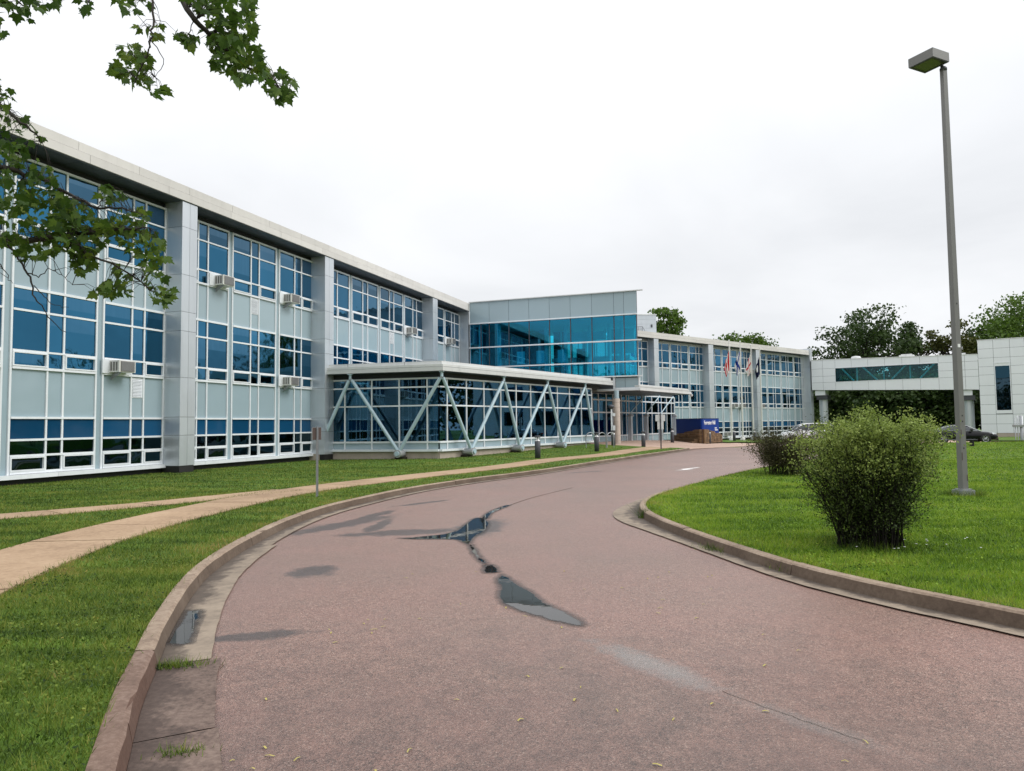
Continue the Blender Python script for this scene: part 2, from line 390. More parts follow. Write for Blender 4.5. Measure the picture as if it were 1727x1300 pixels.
m_treeleaf = blade_material('tree_foliage', [(.2, (.018, .038, .010)), (.5, (.040, .075, .016)), (.8, (.075, .115, .024)), (.95, (.11, .13, .03))], .25)
m_treebright = blade_material('bright_tree_foliage', [(.2, (.035, .075, .010)), (.5, (.075, .14, .016)), (.8, (.125, .20, .026)), (.95, (.19, .23, .05))], .3)
m_treeolive = blade_material('olive_tree_foliage', [(.2, (.035, .042, .008)), (.5, (.075, .085, .014)), (.8, (.11, .12, .022)), (.95, (.16, .14, .04))], .25)
def puddle_mat():
    M = Mat('puddle_water', .012, .5); M.color((.020, .018, .017)); M.b.inputs['IOR'].default_value = 1.40
    M.bump(M.noise(5, 2), .01, .05); return M.m
m_water = puddle_mat()

# ------------------------------------------------------------------ ground sheets
def catmull(P, ds):
    P = [Vector((*p, 0)) for p in P]; out = []
    for i in range(len(P) - 1):
        a, b, c, d = P[max(i - 1, 0)], P[i], P[i + 1], P[min(i + 2, len(P) - 1)]
        n = max(1, int((c - b).length / ds))
        for k in range(n):
            t = k / n
            out.append(.5 * ((2 * b) + (c - a) * t + (2 * a - 5 * b + 4 * c - d) * t * t + (3 * b - a - 3 * c + d) * t ** 3))
    out.append(P[-1]); return [(p.x, p.y) for p in out]
def offset(P, d):
    o = []
    for i, p in enumerate(P):
        a, b = P[max(i - 1, 0)], P[min(i + 1, len(P) - 1)]
        t = Vector((b[0] - a[0], b[1] - a[1])).normalized(); dd = d(p) if callable(d) else d
        o.append((p[0] + t.y * dd, p[1] - t.x * dd))       # positive = right of the direction of travel
    return o
def sheet(name, poly, z0, m, step=2.0, skirt=0.0):
    """flat-cut polygon laid on the ground shape, z0 above it"""
    bm = bmesh.new(); vs = [bm.verts.new((x, y, 0)) for x, y in poly]
    bm.faces.new(vs); bmesh.ops.triangulate(bm, faces=bm.faces[:])
    xs = [p[0] for p in poly]; ys = [p[1] for p in poly]
    for ax, lo, hi in ((0, min(xs), max(xs)), (1, min(ys), max(ys))):
        q = math.floor(lo / step) * step + step
        while q < hi:
            co = [0, 0, 0]; no = [0, 0, 0]; co[ax] = q; no[ax] = 1
            bmesh.ops.bisect_plane(bm, geom=bm.verts[:] + bm.edges[:] + bm.faces[:], plane_co=co, plane_no=no)
            q += step if q < 70 else step * 5
    for v in bm.verts: v.co.z = gz(v.co.x, v.co.y) + z0
    for f in bm.faces:
        if f.normal.z < 0: f.normal_flip()
        f.smooth = True
    bm.normal_update()
    me = bpy.data.meshes.new(name); bm.to_mesh(me); bm.free(); me.materials.append(m)
    for f in me.polygons: f.use_smooth = True
    return link(name, me)
def strip(A, B, za, zb):
    """ribbon between two edge lines"""
    mb = MB(); n = len(A)
    mb.add([(x, y, gz(x, y) + za) for x, y in A] + [(x, y, gz(x, y) + zb) for x, y in B],
           [(i, i + 1, n + i + 1, n + i) for i in range(n - 1)], True)
    return mb

KL = catmull([(-1.05, 1.2), (-1.5, 2.2), (-1.94, 3.23), (-2.36, 4.2), (-2.64, 4.95), (-2.92, 5.7), (-3.37, 7.11), (-3.65, 8.3), (-3.85, 9.9), (-3.95, 11.82), (-3.84, 13.7),
              (-3.5, 15.4), (-3.0, 17.3), (-2.42, 18.95), (-1.18, 21.4), (.72, 24.6), (4.6, 32.48), (8.2, 39.3), (11.2, 45.0)], .16)
KR = catmull([(5.6, 2.9), (4.75, 4.55), (4.15, 5.65), (3.8, 6.25), (3.55, 6.7), (3.23, 7.45), (2.98, 8.45), (2.70, 9.9), (2.50, 11.3), (2.44, 12.6), (2.62, 13.9), (3.17, 15.45), (4.13, 17.24), (6.54, 21.28),
              (8.98, 24.84), (13, 30), (19, 37.5), (26, 45.5), (31.5, 51.3)], .16)
KERB = .13
g = sheet('ground', [(-200, -120), (260, -120), (260, 330), (-200, 330)], -.10, m_lawn, 10); tag(g, kind='structure')
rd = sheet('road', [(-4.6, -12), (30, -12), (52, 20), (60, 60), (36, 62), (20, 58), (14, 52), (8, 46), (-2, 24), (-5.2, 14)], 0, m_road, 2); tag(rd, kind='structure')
lawnL = KL + [(10.1, 45.2), (8.9, 45.0), (6.4, 45.6), (3, 47), (0, 56), (-70, 62), (-70, -12), (-1.0, -12)]
ll = sheet('lawn', lawnL, KERB - .012, m_lawn, 2); tag(ll, kind='structure')
lr = sheet('island_lawn', KR + [(33.2, 52.6), (38.4, 51.8), (41, 54.6), (37.6, 57.2), (40, 66), (60, 78), (95, 60), (95, -12), (7, -12)], KERB - .012, m_lawn, 2); tag(lr, kind='structure')
pl = sheet('plaza', [(8.9, 45.0), (10.1, 45.2), (11.2, 45.0), (12.2, 47.6), (14.1, 48.4), (16.3, 50.5), (19, 54.6), (20.8, 58.5), (19, 59.5), (17.6, 57.8), (14.5, 66), (4, 51), (3, 47), (6.4, 45.6)], .025, m_plaza, 1.5); tag(pl, kind='structure')
lf = sheet('far_lawn', [(17.8, 57.9), (19.0, 59.6), (20.9, 58.6), (24, 60.5), (34, 66), (46, 80), (36, 88), (8, 66), (14.6, 66.2)], .11, m_lawn, 2); tag(lf, kind='structure')
dw = sheet('driveway', [(20.9, 58.6), (31.6, 51.4), (33.2, 52.5), (38.4, 51.7), (41, 54.5), (37.5, 57.1), (40, 66), (34, 65.5), (24, 60.4)], .03, m_plaza, 2); tag(dw, kind='structure')

def kerb(name, C, side, groups):
    """kerb of cast segments with joints; side=+1: road lies to the right of the line"""
    root = tag(bpy.data.objects.new(name, None), kind='structure'); col.objects.link(root)
    for i0, i1, red, gw in groups:
        P = C[i0:i1 + 1]
        P = [(P[0][0] + (P[1][0] - P[0][0]) * .025, P[0][1] + (P[1][1] - P[0][1]) * .025)] + P[1:-1] + [(P[-1][0] + (P[-2][0] - P[-1][0]) * .025, P[-1][1] + (P[-2][1] - P[-1][1]) * .025)]
        lines = []
        j = rng.uniform(-.006, .006)
        for li, (d, z) in enumerate(((-.01, KERB - .05), (0, KERB + j), (.100, KERB + .002 + j), (.122, KERB - .016 + j), (.150, -.02))):
            lines.append([(x, y, gz(x, y) + z + rng.uniform(-.001, .001) - (max(0, rng.gauss(-.004, .006)) if li == 2 else 0)) for x, y in offset(P, lambda p: (d + (rng.gauss(0, .003) if li in (2, 3) else 0)) * side)])
        mb = MB(); n = len(P)
        for a, b in zip(lines[:-1], lines[1:]):
            fs = [(i, i + 1, n + i + 1, n + i) if side < 0 else (i, n + i, n + i + 1, i + 1) for i in range(n - 1)]
            mb.add(a + b, fs, False)
        for e in (0, -1):
            f = tuple(range(len(lines)));  mb.add([l[e] for l in lines], [f if (e == 0) == (side > 0) else f[::-1]])
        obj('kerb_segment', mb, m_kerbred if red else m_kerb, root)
        A = offset(P, .148 * side); B = offset(P, (lambda p: (.15 + gw(p)) * side) if callable(gw) else (.15 + gw) * side)
        B = [(x + rng.uniform(-.006, .006), y + rng.uniform(-.006, .006)) for x, y in B]
        mb = strip(A, B, .008, .016) if side < 0 else strip(B, A, .016, .008)
        gs = obj('gutter_slab', mb, m_gutterred if red else m_gutter, root)
        at = gs.data.attributes.new('across', 'FLOAT', 'POINT'); nn = len(A); at.data.foreach_set('value', [0.] * nn + [1.] * nn if side < 0 else [1.] * nn + [0.] * nn)
    return root
def chop(C, ln):
    n = max(2, int(ln / .16)); o = []; i = 0
    while i < len(C) - 3:
        j = min(i + n, len(C) - 1)
        if len(C) - 1 - j < 4: j = len(C) - 1
        o.append((i, j)); i = j
    return o
def near(C, y0): return min(range(len(C)), key=lambda i: abs(C[i][1] - y0))
kj = near(KL, 4.95); km = near(KL, 3.72)
segL = [(a, b, True, .42) for a, b in chop(KL[:km + 1], 1.7)] + [(km, kj, True, .40)]
for a, b in chop(KL[kj:], 2.6):
    y = KL[kj + a][1]; segL.append((kj + a, kj + b, False, .34 if y < 8 else .26))
kerb('kerb', KL, 1, segL)
segR = []
for a, b in chop(KR, 2.7):
    y = KR[(a + b) // 2][1]; segR.append((a, b, False, lambda p: .23 + .26 * math.exp(-((p[1] - 12.7) / 1.7) ** 2) * (1 if p[0] < 4 else 0)))
kerb('island_kerb', KR, -1, segR)

# footpaths of cast slabs
def footpath(name, C, wd, slab, z0):
    root = tag(bpy.data.objects.new(name, None), kind='structure'); col.objects.link(root)
    C = catmull(C, .25); n = max(2, int(slab / .25)); i = 0
    while i < len(C) - 1:
        j = min(i + n, len(C) - 1)
        P = C[i:j + 1]; d = rng.uniform(-.004, .004)
        e = .012
        a, b = Vector(P[0]), Vector(P[-1])
        P = [tuple(a + (Vector(P[1]) - a).normalized() * e)] + P[1:-1] + [tuple(b + (Vector(P[-2]) - b).normalized() * e)] if len(P) > 2 else P
        A, B = offset(P, -wd / 2), offset(P, wd / 2)
        mb = MB(); m_ = len(P)
        rows = [[(x, y, gz(x, y) + z0 - .03) for x, y in A], [(x, y, gz(x, y) + z0 + d) for x, y in A], [(x, y, gz(x, y) + z0 + d) for x, y in B], [(x, y, gz(x, y) + z0 - .03) for x, y in B]]
        for a_, b_ in zip(rows[:-1], rows[1:]): mb.add(a_ + b_, [(k, m_ + k, m_ + k + 1, k + 1) for k in range(m_ - 1)])
        for e_, fl in ((0, 0), (-1, 1)): mb.add([r_[e_] for r_ in rows], [(0, 1, 2, 3) if fl else (3, 2, 1, 0)])
        obj('path_slab', mb, m_path, root); i = j
    return root
FP1 = [(-4.6, 3.6), (-5.2, 5.5), (-5.75, 7.7), (-6.08, 9.6), (-6.15, 11.5), (-6.06, 13.2), (-5.85, 15.1), (-5.5, 16.9), (-4.85, 18.8), (-3.0, 22.4), (-.66, 26.5), (1.68, 31.6), (4.75, 36.3), (7.15, 41.2), (9.4, 44.9)]
FP2 = [(-12.5, 10.6), (-10.5, 12.15), (-9.35, 12.95), (-8.45, 13.9), (-7.45, 15.0), (-6.55, 16.4), (-5.7, 17.75)]
footpath('footpath', FP1, 1.28, 1.55, KERB + .012)
footpath('side_footpath', FP2, .98, 1.5, KERB + .006)

# painted arrow, seam crack and puddles on the road
def flat(name, pts, z0, m, kind='structure', parent=None):
    mb = MB(); n = len(pts); c = (sum(p[0] for p in pts) / n, sum(p[1] for p in pts) / n)
    a = sum(pts[i][0] * pts[(i + 1) % n][1] - pts[(i + 1) % n][0] * pts[i][1] for i in range(n))
    if a < 0: pts = pts[::-1]
    mb.add([(x, y, gz(x, y) + z0) for x, y in pts], [tuple(range(n))])
    bm = bmesh.new(); me = mb.mesh(name, m); bm.from_mesh(me); bmesh.ops.triangulate(bm, faces=bm.faces[:]); bm.to_mesh(me); bm.free()
    o = link(name, me, parent)
    if kind: tag(o, kind=kind)
    return o
flat('road_arrow', [(5.83, 25.42), (6.28, 25.9), (6.22, 26.12), (7.12, 27.1), (7.2, 27.0), (6.42, 25.98), (6.62, 25.82)], .004, m_paint)
def rag(P, ds, amp):
    P = catmull(P + [P[0]], ds)[:-1]
    return [(x + rng.uniform(-amp, amp), y + rng.uniform(-amp, amp)) for x, y in P]
def puddle_material():
    """standing water that thins out to a damp margin and then to the dry road"""
    M = Mat('puddle_water', .012, .5); M.color((.022, .020, .018)); M.b.inputs['IOR'].default_value = 1.38
    M.bump(M.noise(5, 2), .008, .05)
    at = M.n('ShaderNodeAttribute', attribute_name='depth')
    k = M.math('ADD', at.outputs['Fac'], M.math('MULTIPLY', M.math('SUBTRACT', M.noise(7, 6, .75), .5), .11))
    k = M.math('ADD', k, M.math('MULTIPLY', M.math('SUBTRACT', M.noise(90, 2, .6), .5), .02))
    k = M.math('SUBTRACT', k, .018)
    water = M.math('MULTIPLY', k, 110., clamp=True)
    damp_dark = M.math('MULTIPLY', M.math('MULTIPLY', M.math('ADD', k, .075), 13., clamp=True), .62)
    d = M.n('ShaderNodeBsdfPrincipled'); d.inputs['Base Color'].default_value = (.045, .035, .031, 1); d.inputs['Roughness'].default_value = .32
    tr = M.n('ShaderNodeBsdfTransparent'); a = M.n('ShaderNodeMixShader'); M.l(damp_dark, a.inputs[0]); M.l(tr.outputs[0], a.inputs[1]); M.l(d.outputs[0], a.inputs[2])
    b = M.n('ShaderNodeMixShader'); M.l(water, b.inputs[0]); M.l(a.outputs[0], b.inputs[1]); M.l(M.b.outputs[0], b.inputs[2]); M.l(b.outputs[0], M.out.inputs[0])
    return M.m
m_puddle = puddle_material()
def puddle(poly, z0=.005, step=.02, margin=.10):
    P = np.array(catmull(poly + [poly[0]], .06)[:-1]); Q = np.roll(P, -1, 0)
    x0, y0 = P.min(0) - margin; x1, y1 = P.max(0) + margin
    xs = np.arange(x0, x1 + step, step); ys = np.arange(y0, y1 + step, step); X, Y = np.meshgrid(xs, ys); pt = np.stack([X.ravel(), Y.ravel()], 1)
    D = np.full(len(pt), 9.); ins = np.zeros(len(pt), bool)
    for a, b in zip(P, Q):
        ab = b - a; t = np.clip(((pt - a) @ ab) / max(ab @ ab, 1e-9), 0, 1); D = np.minimum(D, np.linalg.norm(pt - (a + t[:, None] * ab), axis=1))
        if a[1] != b[1]: ins ^= ((a[1] > pt[:, 1]) != (b[1] > pt[:, 1])) & (pt[:, 0] < (b[0] - a[0]) * (pt[:, 1] - a[1]) / (b[1] - a[1]) + a[0])
    S = np.where(ins, D, -D); nx = len(xs); ny = len(ys)
    I = (np.arange(ny - 1)[:, None] * nx + np.arange(nx - 1)[None]).ravel(); F = np.stack([I, I + 1, I + nx + 1, I + nx], 1)
    F = F[(S[F] > -margin).any(1)]; used = np.unique(F); remap = np.full(len(pt), -1); remap[used] = np.arange(len(used))
    V = np.array([(x, y, gz(x, y) + z0) for x, y in pt[used]])
    o = bulk('puddle', V, remap[F], m_puddle); a = o.data.attributes.new('depth', 'FLOAT', 'POINT'); a.data.foreach_set('value', S[used].astype(np.float32))
    return tag(o, kind='structure')
puddle([(-1.75, 10.62), (-1.46, 10.70), (-1.0, 11.08), (-.84, 11.9), (-.72, 12.8), (-.56, 12.8), (-.42, 12.1), (-.46, 11.2), (-.58, 10.7), (-.64, 9.95), (-.82, 10.35), (-1.05, 10.45), (-1.5, 10.5)])
puddle([(-.14, 7.95), (-.06, 7.75), (.06, 7.38), (.20, 7.0), (.28, 6.68), (.48, 6.25), (.57, 6.02), (.55, 5.86), (.42, 5.95), (.26, 6.10), (.03, 6.40), (-.09, 6.6), (-.16, 6.9), (-.15, 7.3), (-.20, 7.7)])
puddle([(-.17, 8.05), (-.33, 8.02), (-.36, 8.35), (-.27, 8.5), (-.20, 8.3)])
puddle([(-.34, 8.4), (-.50, 9.0), (-.64, 9.9), (-.58, 9.95), (-.44, 9.1), (-.30, 8.5)], margin=.06)
puddle([(-.60, 12.7), (-.54, 13.4), (-.40, 14.1), (-.14, 14.9), (-.06, 14.85), (-.28, 14.05), (-.42, 13.4), (-.46, 12.7)], margin=.05)
puddle([(-2.72, 5.5), (-2.86, 6.05), (-3.0, 6.5), (-2.88, 6.5), (-2.68, 6.0), (-2.52, 5.5)], .013, .015, .06)
seam = catmull([(-.10, 14.8), (.5, 16.5), (1.6, 18.9)], .12)
mb = strip(offset(seam, -.012), offset(seam, .012), .003, .003); tag(obj('road_crack', mb, m_soil), kind='structure')
seam = catmull([(1.28, 4.42), (1.42, 4.22), (1.62, 3.95), (1.8, 3.72)], .05)
seam = [(x + rng.uniform(-.01, .01), y + rng.uniform(-.01, .01)) for x, y in seam]
mb = strip(offset(seam, -.002), offset(seam, .002), .003, .003); tag(obj('road_crack', mb, m_soil), kind='structure')
# ------------------------------------------------------------------ wings of the main building
# local frame of a wall: x along the wall, y inwards, z up
ZW = dict(F2=(9.83, 9.165, 9.11, 7.975, 7.915, 7.44, 7.36, 9.90), F1=(5.89, 5.285, 5.22, 4.06, 4.0, 3.555, 3.475, 5.97), B=(1.985, 1.39, 1.325, .92, .855, .425, .345, 2.05))
GO = [(-.02, 1.065), (1.12, 1.60), (1.655, 2.76)]                 # panes across one group
GS = [(-.02, 1.065), (1.12, 1.60), (1.655, 2.48)]                 # last group before a pier
BW = .8                                                            # glazing lies this far behind the pier faces
_wm = {}
def window_mesh(key, panes):
    """white bars of one window group; low corner panes are hopper sashes"""
    k = (key, panes[2][1])
    if k in _wm: return _wm[k]
    t, b1, t2, b2, t3, b3, sill, rail = ZW[key]; L, Rr = -.012, panes[2][1] + .012
    mb = MB()
    mb.box(L, Rr, -.055, .03, t, rail); mb.box(L, Rr, -.05, .03, t2, b1); mb.box(L, Rr, -.05, .03, t3, b2); mb.box(L, Rr, -.06, .03, sill, b3)
    hops = []
    for i in (0, 2):
        a, b = panes[i]; h = .045
        for bx in ((a + .004, a + h, t3 - .004, b3 + .004), (b - h, b - .004, t3 - .004, b3 + .004)): mb.box(bx[0], bx[1], -.075, .02, bx[3], bx[2])
        mb.box(a + h, b - h, -.075, .02, t3 - h, t3 - .004); mb.box(a + h, b - h, -.075, .02, b3 + .004, b3 + h)
    _wm[k] = mb.mesh('window', m_white); return _wm[k]
_pm = {}
def pane_mesh(wd, h, m):
    k = (round(wd, 3), round(h, 3), m.name)
    if k not in _pm: _pm[k] = MB().box(0, wd, -.006, .006, 0, h).mesh('pane', m)
    return _pm[k]
def box_mesh(name, sx, sy, sz, m, cache={}):
    k = (name, round(sx, 3), round(sy, 3), round(sz, 3), m.name)
    if k not in cache: cache[k] = MB().box(0, sx, 0, sy, 0, sz).mesh(name, m)
    return cache[k]
def part(name, x0, x1, y0, y1, z0, z1, m, parent):
    return link(name, box_mesh(name, x1 - x0, y1 - y0, z1 - z0, m), parent, (x0, y0, z0))

def wing(name, label, origin, az, zoff, bays, piers, ends, depth, zg, fine, core=None):
    """bays: lists of group starts; piers: (x0, x1); ends: (first x, last x); zg: lowest ground"""
    t = thing(name, label, 'school building', (origin[0], origin[1], zoff), rotz_az(az))
    x0, x1 = ends
    # core and roof
    obj('wall', MB().box(x0, x1 - .02, BW + .12, depth, zg, 10.30), core or m_inside, t)
    obj('roof', MB().box(x0, x1, .20, depth + .05, 10.32, 10.60), m_roofmetal, t)
    # roof edge, two rows of panels
    for z0, z1, y0, L in ((10.13, 10.405, -.05, 3.2), (10.418, 10.70, -.035, 2.3)):
        x = x0
        while x < x1 - .05:
            e = min(x + L, x1); part('fascia_panel', x + .006, e - .006, y0, .24, z0, z1, m_fascia, t); x = e
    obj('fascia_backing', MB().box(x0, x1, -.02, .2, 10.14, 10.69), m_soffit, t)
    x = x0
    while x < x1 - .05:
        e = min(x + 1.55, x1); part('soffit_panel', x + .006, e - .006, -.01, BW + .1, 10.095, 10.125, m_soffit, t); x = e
    # plinth and white ledge
    obj('plinth', MB().box(x0, x1 - .05, BW + .06, BW + .5, zg, .20), m_plinth, t)
    x = x0
    while x < x1 - .05:
        e = min(x + 3.1, x1); part('ledge', x + .004, e - .004, BW - .16, BW + .1, .206, .333, m_white, t); x = e
    # piers of panels
    zs = [.27, 1.39, 2.06, 3.52, 5.25, 5.97, 7.36, 9.15, 10.10]
    for a, b in piers:
        obj('pier', MB().box(a + .02, b - .02, .02, BW + .05, zg, 10.09), m_plinth, t)
        c = (a + b) / 2
        for z0, z1 in zip(zs[:-1], zs[1:]):
            part('pier_panel', a, c - .005, 0, .02, z0 + .006, z1 - .006, m_panel, t); part('pier_panel', c + .005, b, 0, .02, z0 + .006, z1 - .006, m_panel, t)
            for xx in (a, b - .02): part('pier_side_panel', xx, xx + .02, .021, BW + .04, z0 + .006, z1 - .006, m_panel, t)
    # window groups
    for bay in bays:
        for gi, gx in enumerate(bay):
            last = gi == len(bay) - 1
            P = GS if last else GO
            zt, zb = 9.91, .335
            for off in (-.05, 1.0925, 1.6275, P[2][1] + .03):
                part('mullion', gx + off - .03, gx + off + .03, BW - .035, BW + .08, zb, zt, m_white, t)
            if not last: part('strip_panel', gx + 2.822, gx + 3.02, BW + .02, BW + .06, zb, zt, m_spandrel, t)
            for key in ('F2', 'F1', 'B'):
                T, b1, t2, b2, t3, b3, sill, rail = ZW[key]
                wo = link('window', window_mesh(key, P), t, (gx, BW, 0))
                rows = ((b1, T), (b2, t2), (b3, t3))
                for ri, (z0, z1) in enumerate(rows):
                    for pi, (a, b) in enumerate(P):
                        mm = m_glass
                        if key == 'F2' and ri == 0: mm = m_glass_hi
                        if key == 'B': mm = (m_blind, m_glasslow, m_glasslow)[ri]
                        if fine: link('pane', pane_mesh(b - a, z1 - z0, mm), wo, (a, .012, z0))
                if not fine:
                    for ri, (z0, z1) in enumerate(rows):
                        mm = m_glass_hi if (key == 'F2' and ri == 0) else ((m_blind, m_glasslow, m_glasslow)[ri] if key == 'B' else m_glass)
                        link('glazing', pane_mesh(P[2][1], z1 - z0, mm), wo, (0, .012, z0))
            for z0, z1 in ((5.97, 7.36), (2.05, 3.475)):
                for a, b in P: part('spandrel_panel', gx + a, gx + b, BW + .012, BW + .05, z0, z1, m_spandrel, t)
    return t
LO, LAZ = (-12.178, 25.638), 18.861
left = wing('school_wing', 'long grey and blue glazed three storey wing with projecting piers along the lawn', LO, LAZ, 0.,
            [[-11.83, -8.73, -5.63, -2.53], [.54, 3.64, 6.74], [9.86, 12.96, 16.05, 19.14], [22.25, 25.34]], [(-12.7, -11.95), (0, .74), (9.2, 9.97), (21.62, 22.37)], (-13.5, 27.95), 14, -.45, True)
obj('end_wall', MB().box(27.9, 28.1, .06, 6, .2, 10.1), m_panel, left)
RO, RAZ, RZ = (11.94, 65.61), 49.94, -.385
right = wing('school_wing', 'far wing with beige roof edge behind the four flagpoles', RO, RAZ, RZ,
             [[-.2], [2.89, 5.99, 9.09], [11.94, 15.04, 18.2], [21.08, 24.2, 27.35, 30.45]], [(2.34, 3.03), (11.32, 12.18), (20.49, 21.24)], (-.4, 32.6), 14, -.6, False, m_bridge)
# tall end pier of the far wing
for z0, z1 in ((-.1, 2.1), (2.1, 4.3), (4.3, 6.4), (6.4, 8.6), (8.6, 10.95)):
    part('pier_panel', 32.61, 33.2, -.12, -.08, z0 + .006, z1 - .006, m_panel, right); part('pier_side_panel', 32.61, 33.2, -.07, 3.2, z0 + .006, z1 - .006, m_panel, right)
    part('pier_side_panel', 32.0, 32.6, .75, .8, z0 + .006, min(z1, 10.1) - .006, m_panel, right)
obj('roof_upstand', MB().box(30.4, 32.6, 1.2, 2.4, 10.6, 10.95), m_roofmetal, right)
# louvred vents under the narrow panes
def vent(parent, x, z):
    f = obj('vent', MB().box(0, .47, -.005, .01, 0, .04).box(0, .47, -.005, .01, .66, .70).box(0, .035, -.005, .01, .04, .66).box(.435, .47, -.005, .01, .04, .66), m_white, parent, (x, BW, z))
    lv = MB().add([(0, 0, 0), (.40, 0, 0), (.40, .03, .045), (0, .03, .045)], [(0, 1, 2, 3)]).mesh('louver', m_white)
    for k in range(12): link('louver', lv, f, (.035, -.028, .045 + k * .051))
    return f
for x, z in ((-1.40, 2.74), (4.77, 6.62), (17.18, 6.62)): vent(left, x, z)
# open hopper sash on the far wing
op = obj('open_sash', MB().box(0, 1.0, -.02, .02, 0, .05).box(0, 1.0, -.02, .02, .40, .45).box(0, .05, -.02, .02, .05, .40).box(.95, 1.0, -.02, .02, .05, .40), m_white, right, (7.68, BW - .05, 7.86)); op.rotation_euler = (R(-118), 0, 0)
link('pane', pane_mesh(.90, .35, m_spandrel), op, (.05, 0, .05))

# window air conditioners
_ac = {}
def air_conditioner(frame, x, z, label, group, side=1):
    o, az, zo = frame
    d = Vector((math.sin(R(az)), math.cos(R(az)), 0)); n = Vector((d.y, -d.x, 0))
    p = Vector((*o, zo)) + d * x - n * BW + Vector((0, 0, z))
    if not _ac:
        _ac['case'] = MB().box(-.33, .33, -.52, -.02, .03, .43).mesh('case', m_offwhite)
        mb = MB().box(-.27, .27, -.545, -.525, .06, .40); 
        _ac['front_grille'] = mb.mesh('front_grille', m_grille)
        mb = MB()
        for s in (-1, 1):
            for k in range(3): mb.box(s * .333 - .004, s * .333 + .004, -.44 + k * .12, -.37 + k * .12, .08, .38)
        _ac['side_louver'] = mb.mesh('side_louver', m_grille)
        _ac['bracket'] = MB().add([(-.2, -.02, -.22), (-.2, -.45, .025), (-.2, -.02, .025), (-.16, -.02, -.22), (-.16, -.45, .025), (-.16, -.02, .025)], [(0, 1, 2), (5, 4, 3), (0, 3, 4, 1), (1, 4, 5, 2)]).mesh('bracket', m_galv)
        _ac['mounting_panel'] = MB().box(-.60, .49, -.09, -.05, -.01, .47).mesh('mounting_panel', m_white)
        mb = MB()
        for k in range(9): mb.box(-.27, .27, -.552, -.546, .075 + k * .036, .085 + k * .036)
        _ac['grille_slats'] = mb.mesh('grille_slats', m_galv)
    t = thing('air_conditioner', label, 'air conditioner', p, rotz_az(az), group)
    for k in ('case', 'side_louver', 'bracket', 'mounting_panel'): link(k, _ac[k], t)
    fg = link('front_grille', _ac['front_grille'], t); link('grille_slats', _ac['grille_slats'], fg)
    return t
LF, RF = (LO, LAZ, 0.), (RO, RAZ, RZ)
GA = 'window air conditioners'
for x, z, lb in ((2.80, 7.42, 'white window air conditioner high up just past the nearest full pier, top floor'),
                 (7.24, 7.42, 'white window air conditioner on the top floor before the second pier, left of the pavilion'),
                 (7.20, 3.54, 'white window air conditioner on the middle floor just left of the pavilion roof'),
                 (-2.05, 3.54, 'white window air conditioner beside the louvred vent left of the nearest pier'),
                 (19.52, 7.42, 'white window air conditioner above the pavilion roof, before the third pier'),
                 (25.7, 7.42, 'white window air conditioner on the top floor next to the turquoise tower')):
    air_conditioner(LF, x, z, lb, GA)
for x, z, lb in ((20.0, 7.42, 'small white air conditioner on the top floor behind the flags'), (16.7, 3.54, 'left one of two white air conditioners on the middle floor behind the flagpoles'),
                 (18.3, 3.54, 'right one of two white air conditioners on the middle floor behind the flagpoles'), (22.3, 3.54, 'white air conditioner on the middle floor right of the last flagpole'),
                 (15.2, .45, 'white air conditioner at ground level behind the first flagpole')):
    air_conditioner(RF, x, z, lb, GA)

# plant room with stair on the roof of the far wing
t = thing('rooftop_shed', 'pale grey plant room with stair and railing on the far roof', 'plant room', (13.15, 74.0, 10.2), R(6))
for k in range(6): part('siding_board', 0, 2.35, 0, .04, k * .48, k * .48 + .465, m_panel, t)
obj('wall', MB().box(0.02, 2.33, .04, 3, 0, 2.86), m_panel, t)
obj('roof', MB().box(-.06, 2.41, -.05, 3.05, 2.88, 2.97), m_roofmetal, t)
rl = MB()
for z in (.9, 1.25, 1.6): rl.tube([(-.1, -.25, z), (.75, -.25, z)], .018, 5)
for x in (-.1, .3, .75): rl.tube([(x, -.25, .3), (x, -.25, 1.6)], .018, 5)
rl.tube([(.75, -.25, 1.6), (1.6, -.25, .1)], .022, 5); rl.tube([(.55, -.25, 1.0), (1.25, -.25, .1)], .03, 5)
obj('railing', rl, m_dark, t); obj('wall_light', MB().box(1.75, 1.9, -.1, 0, 1.55, 1.85), m_dark, t)

# ------------------------------------------------------------------ turquoise glass tower
TO, TAZ = (-3.11, 52.02), 108.861
tw = thing('glass_tower', 'turquoise glass stair tower with tall pale panel band on top', 'building', (*TO, 0), rotz_az(TAZ))
J = [0, 1.56, 3.10, 4.65, 6.19, 7.74, 9.29, 10.86, 11.56, 12.46]
for a, b in zip(J[:-1], J[1:]):
    part('cladding_panel', a + .01, b - .01, 0, .05, 9.20, 10.74, m_spandrel, tw)
obj('panel_backing', MB().box(0, 12.46, .05, .15, 4.0, 4.74).box(0, 12.46, .05, .15, 9.19, 10.74), m_dark, tw)
WED = [(.05, .16), (12.4, .16), (10.9, 8.9), (.05, 8.9)]            # plan of the inside, narrowing to the back
obj('roof', MB().box(-.02, 12.9, -.16, .06, 10.745, 10.80).prism([(.0, .06), (12.46, .06), (10.9, 9.0), (0, 9.0)], 10.70, 10.78), m_roofmetal, tw)
obj('side_wall', MB().prism([(12.46, .13), (12.40, .13), (10.86, 8.9), (10.92, 8.9)], 9.19, 10.70), m_spandrel, tw)
obj('side_glazing', MB().prism([(12.44, .13), (12.42, .13), (10.88, 8.9), (10.90, 8.9)], 4.86, 9.1), m_clearglass, tw)
rows = [(4.90, 5.80), (5.90, 7.28), (7.39, 9.08)]
GJ = [0, .9, 1.56, 3.10, 4.65, 6.19, 7.74, 9.29, 10.86, 11.56, 12.46]
for z0, z1 in rows:
    for a, b in zip(GJ[:-1], GJ[1:]):
        link('pane', pane_mesh(b - a - .07, z1 - z0, m_towerglass), tw, (a + .035, .02, z0))
